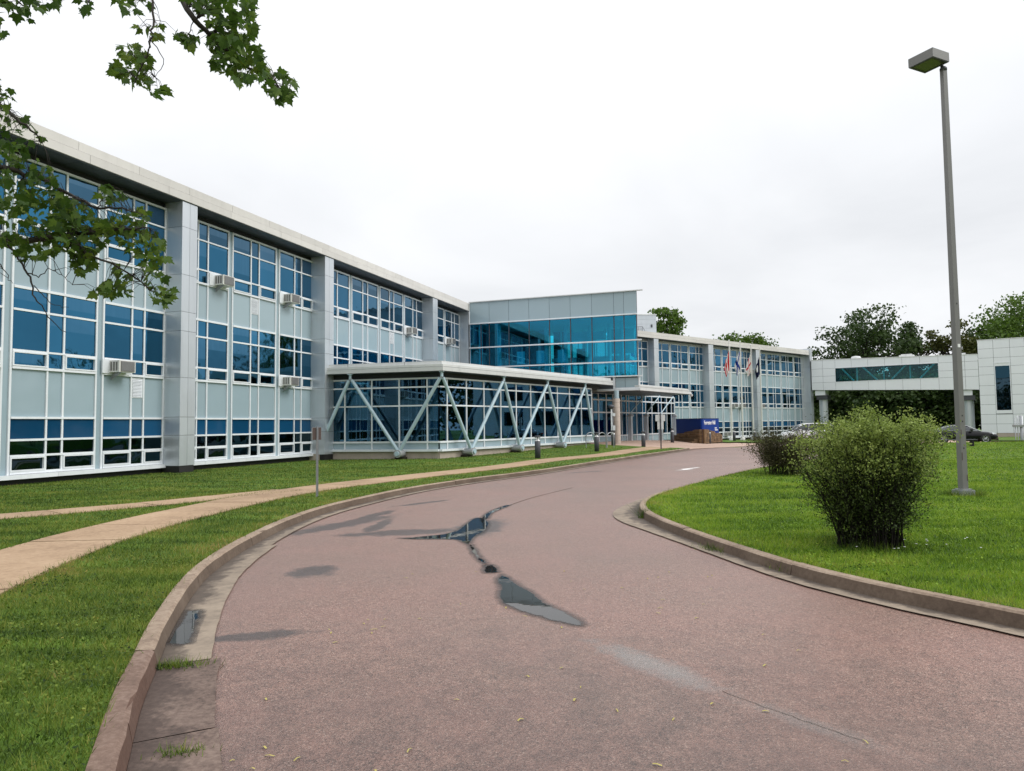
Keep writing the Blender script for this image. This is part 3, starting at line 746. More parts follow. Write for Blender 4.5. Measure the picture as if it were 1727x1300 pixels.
for x in GJ[1:-1]: part('mullion', x - .028, x + .028, -.01, .12, 4.86, 9.1, m_dark, tw)
part('mullion', 12.40, 12.46, -.01, .12, 4.86, 9.1, m_dark, tw); part('mullion', 0, .03, -.02, .12, 4.0, 10.74, m_white, tw)
for z in (9.14, 7.335, 5.855, 4.855):
    part('sun_blade', 0 if z > 5.5 else 6.0, 12.75 if z < 9 else 12.46, -.18, .03, z - .04, z + .04, m_white, tw)
# lower box above the entrance
for a, b in ((10.88, 11.56), (11.56, 12.46)): part('cladding_panel', a + .012, b - .012, 0, .05, 4.08, 4.74, m_spandrel, tw)
obj('box_frame', MB().box(10.72, 10.87, -.06, .3, 4.0, 4.81).box(12.47, 12.55, -.06, .3, 4.0, 4.81).box(10.87, 12.47, -.06, .3, 4.0, 4.07), m_white, tw)
obj('box_soffit', MB().prism([(9.6, -.1), (12.6, -.1), (12.1, 3.), (9.6, 3.)], 3.86, 3.995), m_white, tw)
# inside the tower: floors, columns, rear wall with daylight
obj('floor', MB().prism(WED, 4.70, 4.86), m_insidefloor, tw)
obj('ceiling', MB().prism(WED, 9.10, 9.18), m_insidewht, tw)
obj('rear_wall', MB().box(.05, 4.6, 5.2, 5.4, 4.86, 9.1).box(4.6, 5.6, 6.8, 7.0, 4.86, 9.1), m_inside, tw)
obj('party_wall', MB().box(-.12, .02, .13, 8.9, 4.7, 9.2), m_inside, tw)
obj('mezzanine', MB().box(4.6, 10.9, 6.2, 8.6, 6.62, 6.9), m_insidewht, tw)
for x in (5.4, 6.3, 7.2, 8.1, 9.0, 9.9): obj('interior_post', MB().box(x - .05, x + .05, 6.2, 6.3, 4.87, 9.1), m_insidewht, tw)
for x, y in ((.55, .8), (2.05, .8), (4.9, 3.6), (6.4, 3.8), (8.2, 4.2), (9.7, 4.2), (10.9, 3.0), (7.1, 7.4), (10.0, 7.4)):
    obj('interior_column', MB().lathe([(.15, 4.87), (.15, 9.1)], 12, (x, y, 0)), m_insidecol, tw)
for a, b in zip(GJ[4:-3], GJ[5:-2]):
    for z0, z1 in ((4.90, 6.6), (6.7, 9.08)): link('rear_pane', pane_mesh(b - a - .07, z1 - z0, m_clearglass), tw, (a + .035, 8.9, z0))
    part('rear_mullion', b - .035, b + .035, 8.85, 8.98, 4.86, 9.1, m_insidewht, tw)
for z in (6.65, 4.9): part('handrail', .1, 11.7, 2.4, 2.45, z + 1.0, z + 1.06, m_insidewht, tw)
obj('bulkhead', MB().box(6.3, 9.2, 4.6, 5.2, 8.1, 8.7).box(9.6, 11.4, 5.4, 5.6, 7.0, 8.9), m_insidewht, tw)
for x, mm in ((3.55, m_insidewht), (5.05, m_insidewht), (6.65, m_insidewht), (8.05, m_black)):
    p = part('poster_board', x, x + .62, .42, .45, 6.02, 6.95, mm, tw)
    for s in (.05, .53): part('easel_leg', x + s, x + s + .04, .46, .50, 4.87, 6.02, m_dark, tw)

# ------------------------------------------------------------------ pavilion in front
def frame_thing(name, label, cat, o, az): return thing(name, label, cat, (*o, 0), rotz_az(az))
PR = Vector((-3.52, 33.68)); FAZ, SAZ = 34.3, 104.5
dF = Vector((math.sin(R(FAZ)), math.cos(R(FAZ)))); nF = Vector((dF.y, -dF.x)); dS = Vector((math.sin(R(SAZ)), math.cos(R(SAZ)))); nS = Vector((dS.y, -dS.x))
pv = thing('entrance_pavilion', 'low glazed pavilion with blue grey V struts under a flat white roof', 'pavilion', (0, 0, 0))
SM = [-6.06, -4.98, -3.52, -2.06, -.60, -.02]; FM = [.02, .57, 2.1, 3.58, 5.1, 6.6, 8.1, 9.62, 11.12, 12.62, 14.15, 15.58]
ZP = dict(base=.40, sill=.83, m3=2.60, m2=3.50, top=3.92)
def wall_frame(o, az, name):
    e = bpy.data.objects.new(name, None); col.objects.link(e); e.parent = pv; e.location = (o.x, o.y, 0); e.rotation_euler = (0, 0, rotz_az(az)); return e
for o, az, MM, nm in ((PR, SAZ, SM, 'side_glazing'), (PR, FAZ, FM, 'front_glazing')):
    fr = wall_frame(o, az, nm); a0, a1 = MM[0], MM[-1]
    for k, x in enumerate(MM):
        if abs(x) < .05: continue
        part('mullion', x - .032, x + .032, -.045, .07, ZP['base'] + .09, ZP['top'] if not (nm == 'side_glazing' and k == 1) else ZP['m2'], m_white, fr)
    for z, h in ((ZP['top'], .04), (ZP['m2'], .035), (ZP['m3'], .035), (ZP['sill'], .045)): part('rail', a0, a1, -.05, .06, z - h, z + h, m_white, fr)
    part('base_ledge', a0, a1, -.14, .08, ZP['base'] - .02, ZP['base'] + .085, m_white, fr)
    for a, b in zip(MM[:-1], MM[1:]):
        part('spandrel_panel', a + .04, b - .04, .0, .03, ZP['base'] + .087, ZP['sill'] - .05, m_spandrel, fr)
        for z0, z1 in ((ZP['sill'] + .045, ZP['m3'] - .035), (ZP['m3'] + .035, ZP['m2'] - .035), (ZP['m2'] + .035, ZP['top'] - .04)):
            link('pane', pane_mesh(b - a - .064, z1 - z0, m_pavglass), fr, (a + .032, .012, z0))
    # board-marked concrete base
    x = a0 + .0
    while x < a1 - .1:
        e = min(x + .62, a1 - (.02 if nm == 'side_glazing' else 0)); part('concrete_panel', x + .004, e - .004, .0, .22, -.5, ZP['base'] - .022, m_concrete, fr); x = e
def pp(base, d, n, u, wv): q = base + d * u + n * wv; return (q.x, q.y)
def corner(ws, wf):
    # corner of the two wall lines pushed outwards by ws (side) and wf (front)
    A = Matrix(((nS.x, nS.y), (nF.x, nF.y))); v = A.inverted() @ Vector((ws, wf)); q = PR + v; return (q.x, q.y)
def roof_ring(ov, u0, u1): return [pp(PR, dS, nS, u0, ov), corner(ov, ov), pp(PR, dF, nF, u1, ov), pp(PR, dF, nF, u1, -6.5), pp(PR, dS, nS, u0 + 1.6, -3.4), pp(PR, dS, nS, u0, -.5)]
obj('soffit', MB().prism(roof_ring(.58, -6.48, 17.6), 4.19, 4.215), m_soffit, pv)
obj('roof_edge', MB().prism(roof_ring(.62, -6.52, 17.65), 4.217, 4.40), m_roofmetal, pv)
obj('roof_edge', MB().prism(roof_ring(.57, -6.50, 17.65), 4.402, 4.425), m_roofmetal, pv)
obj('roof_edge', MB().prism(roof_ring(.60, -6.50, 17.66), 4.427, 4.535), m_roofmetal, pv)
obj('roof_parapet', MB().prism(roof_ring(.44, -6.38, 17.66), 4.537, 4.70), m_roofmetal, pv)
for u in (-4.6, -1.6): 
    q = pp(PR, dS, nS, u, .442); obj('parapet_joint', MB().box(-.008, .008, -.004, .01, 4.54, 4.702), m_dark, pv, (*q, 0), rotz_az(SAZ))
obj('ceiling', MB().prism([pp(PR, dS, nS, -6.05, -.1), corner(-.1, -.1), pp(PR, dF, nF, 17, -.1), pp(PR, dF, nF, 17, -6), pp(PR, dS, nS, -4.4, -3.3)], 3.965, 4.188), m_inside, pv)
obj('floor', MB().prism([pp(PR, dS, nS, -6.0, -.12), corner(-.12, -.12), pp(PR, dF, nF, 15.5, -.12), pp(PR, dF, nF, 15.5, -6), pp(PR, dS, nS, -4.4, -3.3)], -.3, .42), m_insidefloor, pv)
for u, wv in ((1.0, -1.2), (7.2, -1.3), (13.5, -1.3)): 
    q = pp(PR, dF, nF, u, wv); obj('interior_column', MB().lathe([(.2, .43), (.2, 3.96)], 14, (q[0], q[1], 0)), m_insidecol, pv)
q = pp(PR, dS, nS, -5.4, -.9); obj('interior_column', MB().lathe([(.22, .43), (.22, 3.96)], 14, (q[0], q[1], 0)), m_insidecol, pv)
bt = MB()
for k in range(8):
    q = pp(PR, dF, nF, 1.8 + k * 1.5, -2.6); bt.box(q[0] - .35, q[0] + .35, q[1] - .35, q[1] + .35, 1.12, 1.17); bt.box(q[0] - .05, q[0] + .05, q[1] - .05, q[1] + .05, .43, 1.12)
obj('lobby_table', bt, m_insidefloor, pv)
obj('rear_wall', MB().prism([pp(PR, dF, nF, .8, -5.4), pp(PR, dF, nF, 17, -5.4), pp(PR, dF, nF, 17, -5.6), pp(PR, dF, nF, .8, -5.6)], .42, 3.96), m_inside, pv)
m_foot = simple('sleeve_steel', (.42, .43, .44), .5, .1, 5, metal=.2)
# struts
def P3(side, u, z, wv=.50):
    q = pp(PR, dS, nS, u, wv) if side == 'S' else pp(PR, dF, nF, u, wv); return Vector((*q, z))
cT = Vector((*corner(.44, .44), 4.06))
tops = [P3('S', -4.44, 4.05), cT, P3('F', 4.74, 4.05), P3('F', 9.24, 4.05), P3('F', 13.86, 4.05)]
bots = [P3('S', -6.25, .34), P3('S', -1.89, .36), P3('F', 1.86, .38), P3('F', 6.2, .40), P3('F', 10.85, .42), P3('F', 14.98, .45)]
for i, tp in enumerate(tops):
    nd = MB().tube([tp + Vector((0, 0, .13)), tp + Vector((0, 0, -.12))], .07, 8); nd.box(tp.x - .12, tp.x + .12, tp.y - .12, tp.y + .12, 4.16, 4.188)
    obj('strut_head', nd, m_steel, pv)
    for bt_ in (bots[i], bots[i + 1]):
        dd = (bt_ - tp).normalized(); a = tp + dd * .17 + Vector((0, 0, -.02)); b = bt_ - dd * .12
        st = obj('strut', MB().tube([a, b], .088, 12), m_steel, pv)
        obj('strut_pin', MB().tube([tp + dd * .03, a], .035, 6).tube([b, bt_ + dd * .02], .04, 6), m_galv, st)
for i, b in enumerate(bots[1:5]):
    n_ = nS if i == 0 else nF; n3 = Vector((n_.x, n_.y, 0))
    ft = obj('strut_foot', MB().tube([b - n3 * .46 + Vector((0, 0, -.06)), b + n3 * .18 + Vector((0, 0, -.06))], .19, 16), m_foot, pv)
    obj('foot_bolt', MB().tube([b + n3 * .18 + Vector((0, 0, -.06)), b + n3 * .24 + Vector((0, 0, -.06))], .11, 10), m_steel, ft)
    obj('foot_block', MB().box(-.24, .24, -.2, .2, -.7, b.z - .24), m_soil, pv, (b.x - n3.x * .30, b.y - n3.y * .30, 0), rotz_az(SAZ if i == 0 else FAZ))
b = bots[0]; obj('foot_block', MB().box(-.28, .28, -.25, .25, -.5, .30), m_concrete, pv, (b.x, b.y, 0), rotz_az(SAZ))

# ------------------------------------------------------------------ entrance hall under the canopy
eo = Vector((8.52, 54.7))
en = thing('entrance_hall', 'glazed entrance hall behind grey posts below the flat canopy', 'entrance', (*eo, 0), rotz_az(FAZ))
EM = [-4.85, -3.9, -2.64, -1.5, 0., .87, 1.31, 2.78, 3.95, 4.56, 5.92, 7.34, 8.0, 9.22, 10.35, 11.07]
for x in EM: part('mullion', x - .035, x + .035, -.05, .08, .1, 3.86, m_white, en)
for z in (3.86, 3.36, 2.43): part('rail', EM[0], 11.1, -.055, .07, z - .05, z + .05, m_white, en)
part('rail', EM[0], 11.1, -.055, .07, .62, .71, m_white, en)
for a, b in zip(EM[:-1], EM[1:]):
    fin = abs(b - a) < .7
    part('spandrel_panel', a + .045, b - .045, 0, .03, .0, .62, m_spandrel, en)
    for z0, z1 in ((.71, 2.38), (2.48, 3.31), (3.41, 3.81)):
        if fin: part('teal_fin', a + .045, b - .045, -.02, .02, z0, z1, m_towerglass, en)
        else: link('pane', pane_mesh(b - a - .09, z1 - z0, m_pavglass), en, (a + .045, .012, z0))
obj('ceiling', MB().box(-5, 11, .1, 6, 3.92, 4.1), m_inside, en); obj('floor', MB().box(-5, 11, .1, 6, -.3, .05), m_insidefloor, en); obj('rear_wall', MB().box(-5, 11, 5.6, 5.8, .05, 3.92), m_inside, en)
obj('end_wall', MB().box(11.12, 11.3, -.02, 5, -.3, 3.86), m_panel, en)
for x in (-.62, 2.38, 5.38, 8.5):
    obj('post', MB().box(x - .14, x + .14, -1.16, -.88, -.35, 2.12), m_panel, en)
    obj('post_bracket', MB().tube([(x - .05, -1.02, 2.2), (x + .95, -.75, 2.2)], .14, 10).box(x - .2, x + .2, -1.2, -.84, 2.12, 2.2), m_galv, en)
    if x < 8: obj('canopy_strut', MB().tube([(x + .02, -1.02, 2.35), (x + 2.95, -1.02, 3.86)], .042, 8), m_steel, en)
sig = [pp(Vector((TO[0], TO[1])), Vector((math.sin(R(TAZ)), math.cos(R(TAZ)))), Vector((math.cos(R(TAZ)), -math.sin(R(TAZ)))), 12.56, .12)]
c0 = Vector(sig[0])
def cq(u, wv): q = c0 + dF * u + nF * wv; return (q.x, q.y)
cp = thing('entrance_canopy', 'flat white canopy reaching right from the tower over the entrance', 'canopy', (0, 0, 0))
for (z0, z1, e) in ((3.82, 3.85, -.03), (3.852, 4.02, 0.), (4.022, 4.10, -.05), (4.102, 4.20, -.02), (4.202, 4.27, -.1)):
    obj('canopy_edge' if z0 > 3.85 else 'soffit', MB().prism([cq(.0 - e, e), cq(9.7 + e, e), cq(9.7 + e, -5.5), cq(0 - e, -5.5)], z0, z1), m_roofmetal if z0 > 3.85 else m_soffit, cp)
co = thing('concrete_column', 'round tan concrete column with pale blue cap carrying the tower corner', 'column', (7.15, 47.9, 0))
obj('shaft', MB().lathe([(.25, -.1), (.225, .1), (.225, 3.2), (.2, 3.2)], 18), m_concrete, co, (0, 0, .1)); obj('cap', MB().lathe([(.17, 3.2), (.17, 3.86)], 16), m_steel, co)
for k in range(9): obj('form_ring', MB().lathe([(.227, .35 + k * .32), (.230, .36 + k * .32), (.227, .37 + k * .32)], 18), m_concrete, co, (0, 0, .1))
q = cq(9.75, -.3)
t = thing('security_camera', 'white security camera on the outer end of the canopy', 'camera', (*q, 4.0), rotz_az(FAZ))
obj('body', MB().tube([(.05, 0, .02), (.75, -.05, -.08)], [.10, .12], 10), m_white, t); obj('sunshield', MB().box(.1, .85, -.15, .1, .05, .075), m_white, t); obj('dome', MB().lathe([(0, -.33), (.1, -.28), (.13, -.2), (.13, -.12)], 12, (.95, -.05, 0)), m_white, t); obj('mount', MB().box(0, .08, -.08, .08, -.12, .12), m_white, t)

# ------------------------------------------------------------------ bridge and white block
BO, BAZ = (36.96, 86.14), 124.3
br = thing('footbridge', 'enclosed white panelled bridge with one long window', 'footbridge', (*BO, 0), rotz_az(BAZ))
JX = [0, 1.3, 2.7, 4.5, 6.28, 8.05, 9.82, 11.6, 13.4, 14.8, 15.9, 17.14]
def zt(x): return 9.06 - .023 * x
def zb(x): return 5.35 - .034 * x
def quadbox(name, a, b, za, zb_, zc, zd, y0, y1, m, par):
    """panel between x=a..b with corner heights za,zb_ (bottom a,b) and zc,zd (top b,a)"""
    mb = MB().add([(a, y0, za), (b, y0, zb_), (b, y0, zc), (a, y0, zd), (a, y1, za), (b, y1, zb_), (b, y1, zc), (a, y1, zd)],
                  [(0, 1, 2, 3), (7, 6, 5, 4), (0, 4, 5, 1), (1, 5, 6, 2), (2, 6, 7, 3), (3, 7, 4, 0)])
    return obj(name, mb, m, par)
for a, b in zip(JX[:-1], JX[1:]):
    lv = [lambda x: zb(x), lambda x: 6.24, lambda x: 7.0, lambda x: 7.92, lambda x: zt(x)]
    win = a >= 2.6 and b <= 13.5
    for k in range(4):
        if win and k in (1, 2): continue
        lo, hi = lv[k], lv[k + 1]; e = .012
        quadbox('cladding_panel', a + e, b - e, lo(a) + e, lo(b) + e, hi(b) - e, hi(a) - e, 0, .06, m_bridge, br)
bs = MB(); quadbox('roof', 0, 17.14, zt(0) - .05, zt(17.14) - .05, zt(17.14) + .03, zt(0) + .03, -.04, 3.2, m_roofmetal, br)
quadbox('floor', 0, 17.14, zb(0) + .01, zb(17.14) + .01, zb(17.14) + .3, zb(0) + .3, .06, 3.1, m_soffit, br)
obj('backing', MB().box(0, 2.7, .06, .09, 5.5, 8.6).box(13.4, 17.1, .06, .09, 5.1, 8.5).box(2.7, 13.4, .06, .09, 7.93, 8.7).box(2.7, 13.4, .06, .09, 5.4, 6.22), m_soffit, br)
obj('rear_wall', MB().box(0, 17.1, 3.0, 3.1, 5.4, 6.3).box(0, 17.1, 3.0, 3.1, 7.9, 8.6).box(0, 2.7, 3.0, 3.1, 6.3, 7.9).box(13.4, 17.1, 3.0, 3.1, 6.3, 7.9), m_inside, br)
wx = [2.72, 3.5, 4.5, 5.4, 6.28, 7.2, 8.05, 9.0, 9.82, 10.7, 11.6, 12.6, 13.38]
for a, b in zip(wx[:-1], wx[1:]): link('pane', pane_mesh(b - a - .02, 1.64, m_bridgeglass), br, (a + .01, .03, 6.26)); 
obj('window_frame', MB().box(2.66, 13.44, -.03, .08, 6.20, 6.26).box(2.66, 13.44, -.03, .08, 7.90, 7.96).box(2.66, 2.72, -.03, .08, 6.26, 7.90).box(13.38, 13.44, -.03, .08, 6.26, 7.90), m_bridge, br)
for x0, x1 in ((3.4, 4.7), (5.7, 7.2), (10.2, 8.7), (13.0, 11.6)): obj('truss_brace', MB().tube([(x0, .2, 7.88), (x1, .2, 6.3)], .10, 8), m_insidecol, br)
for x in (5.05, 7.9, 10.6): obj('truss_post', MB().box(x - .07, x + .07, .3, .42, 6.2, 7.95), m_insidecol, br)
for x in (1.05, 16.08):
    obj('pier', MB().lathe([(.5, -1.2), (.5, zb(x) - 1.15)], 18, (x, 1.2, 0)), m_panel, br)
    obj('pier_cap', MB().box(x - .62, x + .62, .3, 2.4, zb(x) - 1.15, zb(x) - .62), m_dark, br); obj('pier_head', MB().box(x - .75, x + .4, .2, 2.4, zb(x) - .62, zb(x) - .01), m_bridge, br)
obj('roof_vent', MB().lathe([(.55, 0), (.55, .2), (.45, .32), (0, .4)], 14, (4.9, 1.0, zt(4.9))), m_roofmetal, br); obj('roof_hatch', MB().box(9.5, 11.0, .6, 1.8, zt(10) + .02, zt(10) + .25).box(9.7, 10.8, .7, 1.7, zt(10) + .25, zt(10) + .36), m_roofmetal, br)
obj('roof_vent', MB().box(15.3, 16.0, .8, 1.6, zt(15.5) + .02, zt(15.5) + .25), m_roofmetal, br)

wb = thing('white_block', 'white panelled block with one tall dark window at the right edge', 'building', (*BO, 0), rotz_az(BAZ))
zr = [-.55, .02, 1.01, 2.04, 3.11, 4.14, 5.18, 6.35, 7.25, 8.19, 9.2, 10.14]
for a, b in ((17.15, 18.55), (18.55, 20.02), (20.02, 21.3)):
    for z0, z1 in zip(zr[:-1], zr[1:]):
        if a == 18.55 and 2.5 < (z0 + z1) / 2 < 7.7: continue
        part('cladding_panel', a + .012, b - .012, 0, .05, z0 + .012, z1 - .012, m_bridge if z1 > .1 else m_concrete, wb)
obj('window_frame', MB().box(18.56, 18.64, -.04, .2, 2.12, 7.66).box(19.92, 20.0, -.04, .2, 2.12, 7.66).box(18.64, 19.92, -.04, .2, 7.58, 7.66).box(18.64, 19.92, -.04, .2, 2.12, 2.48), m_bridge, wb)
for z0, z1 in ((2.48, 3.9), (3.94, 5.9), (5.94, 7.58)): link('pane', pane_mesh(1.28, z1 - z0, m_glasslow), wb, (18.64, .1, z0))
obj('wall', MB().box(17.16, 18.56, .05, .25, -1, 10.1).box(20.0, 21.3, .05, .25, -1, 10.1).box(18.56, 20.0, .05, .25, 7.66, 10.1).box(18.56, 20.0, .05, .25, -1, 2.12).box(18.56, 20.0, .25, .3, 2.1, 7.7), m_soffit, wb)
obj('wall', MB().box(17.16, 21.3, .3, 16, -1, 10.1).box(21.3, 46, 1.6, 16, -1, 9.9), m_bridge, wb)
obj('roof', MB().box(17.12, 21.34, -.03, 16, 10.14, 10.22), m_roofmetal, wb)
obj('sign_board', MB().box(21.34, 24.4, .02, .14, 8.4, 10.05), m_signblue, wb)
for x in (24, 30, 36):
    obj('window', MB().box(x, x + 3.6, 1.5, 1.6, 5.4, 7.6), m_glass, wb); obj('window', MB().box(x, x + 3.6, 1.5, 1.6, 1.4, 3.6), m_glass, wb)
# ------------------------------------------------------------------ street furniture
def G(x, y, z=0.): return (x, y, gz(x, y) + z)
_b = {}
def bollard(x, y, z, label):
    t = thing('bollard', label, 'bollard', G(x, y, z), 0, 'bollard lights along the path and forecourt')
    if not _b:
        _b['post'] = MB().lathe([(0, -.1), (.135, -.1), (.135, .80), (.12, .81), (0, .81)], 18).mesh('post', m_dark)
        _b['reflector'] = MB().lathe([(.125, .815), (.03, .95), (.02, .985)], 16).mesh('reflector', m_chalk)
        _b['cap'] = MB().lathe([(0, .97), (.14, .97), (.14, 1.04), (.12, 1.06), (0, 1.065)], 18).mesh('cap', m_dark)
        mb = MB()
        for k in range(3): mb.tube([(.125 * math.cos(k * 2.09 + .5), .125 * math.sin(k * 2.09 + .5), .80), (.125 * math.cos(k * 2.09 + .5), .125 * math.sin(k * 2.09 + .5), .98)], .008, 4)
        _b['lens_rod'] = mb.mesh('lens_rod', m_dark)
    for k in _b: link(k, _b[k], t)
for x, y, z, lb in ((1.18, 33.31, KERB, 'dark bollard light on the grass nearest the camera, in front of the pavilion'), (4.74, 39.64, KERB, 'dark bollard light beside the bicycle hoops'),
                    (6.46, 45.03, .025, 'dark bollard light just left of the round concrete column'), (8.5, 45.63, .025, 'dark bollard light between the concrete column and the double sign post'),
                    (12.09, 53.15, .025, 'dark bollard light just left of the blue sign wall'), (15.46, 55.16, .025, 'dark bollard light in front of the right end of the stone base'),
                    (20.4, 64.6, .11, 'dark bollard light beside the first flagpole'), (24.0, 69.57, .11, 'dark bollard light half hidden behind the dark shrub')):
    bollard(x, y, z, lb)
hoop = None
for x, y, az, lb in ((4.7, 42.45, 68, 'pale steel bicycle hoop nearest the V struts'), (5.45, 42.75, 60, 'pale steel bicycle hoop in the middle of the three'), (6.0, 43.1, 50, 'pale steel bicycle hoop nearest the concrete column')):
    pts = [(-.3, 0, -.05), (-.3, 0, .62)] + [(-.3 * math.cos(a), 0, .62 + .3 * math.sin(a)) for a in np.linspace(.3, math.pi - .3, 7)] + [(.3, 0, .62), (.3, 0, -.05)]
    if hoop is None: hoop = MB().tube(pts, .027, 8).mesh('bicycle_hoop', m_galv)
    o = link('bicycle_hoop', hoop, None, G(x, y, KERB), rotz_az(az)); tag(o, lb, 'bicycle hoop', 'bicycle hoops by the pavilion')
# post with a box and globe lamp by the entrance
t = thing('lamp_column', 'slim white lamp column with a round head beside the concrete column', 'lamp post', G(6.45, 45.6, .025))
obj('post', MB().lathe([(.05, 0), (.05, 2.45)], 10), m_white, t); obj('lamp_head', MB().lathe([(0, 2.42), (.12, 2.44), (.2, 2.55), (.17, 2.66), (0, 2.72)], 14), m_dark, t)
obj('control_box', MB().box(.06, .22, -.08, .1, 1.05, 1.35), m_white, t); obj('sign_plate', MB().box(.06, .24, -.06, -.03, 1.95, 2.15), m_white, t)
# tall shoebox street lamp on the island
t = thing('street_lamp', 'tall grey square lamp post with a shoebox head on the island lawn', 'street lamp', G(9.26, 14.5, KERB))
H = 8.97
mb = MB(); a, b = .064, .047
mb.add([(-a, -a, .12), (a, -a, .12), (a, a, .12), (-a, a, .12), (-b, -b, H), (b, -b, H), (b, b, H), (-b, b, H)], [(0, 1, 5, 4), (1, 2, 6, 5), (2, 3, 7, 6), (3, 0, 4, 7), (4, 5, 6, 7)])
po = obj('post', mb, m_pole, t, None, R(12))
bp = obj('base_cover', MB().box(-.145, .145, -.145, .145, 0, .11).box(-.11, .11, -.11, .11, .111, .135), m_galv, t, None, R(12))
for z in (.95, 1.5, 1.62, 3.95): obj('bolt_hole', MB().box(-.012, .012, -.066 + .0019 * z, -.045, z, z + .03), m_black, po)
for x, z, h in ((-.058, .72, .16), (-.056, 1.25, .10), (.04, .3, .12)): obj('rust_patch', MB().box(x, x + .018, -.0665 + .0019 * z, -.04, z, z + h), m_rust, po)
obj('number_plate', MB().box(-.03, .03, -.066, -.045, 3.05, 3.12), m_chalk, po)
obj('neck', MB().tube([(0, 0, H), (-.02, .03, H + .16)], .035, 10).lathe([(0, H - .01), (.07, H), (.07, H + .05), (.045, H + .08)], 12), m_dark, t)
hd = obj('lamp_head', MB().box(-.27, .27, -.27, .27, 0, .19), m_pole, t, (-.305, 0.0, H + .13), R(25.6))
obj('lens', MB().box(-.21, .21, -.21, .21, -.006, .004), simple('greenish_lens', (.09, .10, .05), .2, .2, 3), hd)
obj('lens_frame', MB().box(-.262, .262, -.262, -.21, -.012, 0).box(-.262, .262, .21, .262, -.012, 0).box(-.262, -.21, -.21, .21, -.012, 0).box(.21, .262, -.21, .21, -.012, 0), m_dark, hd)
# sign posts
t = thing('sign_post', 'thin grey sign post with a narrow rusty plate seen edge on by the footpath', 'sign post', G(-4.46, 15.99, KERB), R(66))
obj('post', MB().box(-.027, .027, -.006, .006, -.2, 1.58).box(-.027, -.02, -.02, 0.0, -.2, 1.58).box(.02, .027, -.02, 0.0, -.2, 1.58), m_galv, t)
pt = obj('sign_plate', MB().box(-.15, .15, .008, .016, 1.28, 1.56), m_rust, t); obj('plate_edge', MB().box(-.155, -.15, .006, .02, 1.275, 1.565).box(.15, .155, .006, .02, 1.275, 1.565).box(-.155, .155, .006, .02, 1.56, 1.566), m_galv, pt)
t = thing('sign_post', 'sign post with four white plates turned away, at the end of the kerb', 'sign post', G(9.08, 43.0, KERB), 0)
obj('post', MB().box(-.035, .035, -.03, .0, -.2, 2.2), m_dark, t)
for x0, x1, z0, z1 in ((-.30, -.045, 1.70, 2.10), (.045, .30, 1.70, 2.10), (-.19, -.045, 1.20, 1.685), (.045, .19, 1.20, 1.685)): obj('sign_plate', MB().box(x0, x1, .0, .012, z0, z1), m_aplate, t)
obj('crossbar', MB().box(-.3, .3, .013, .03, 1.85, 1.9).box(-.19, .19, .013, .03, 1.4, 1.45), m_galv, t)
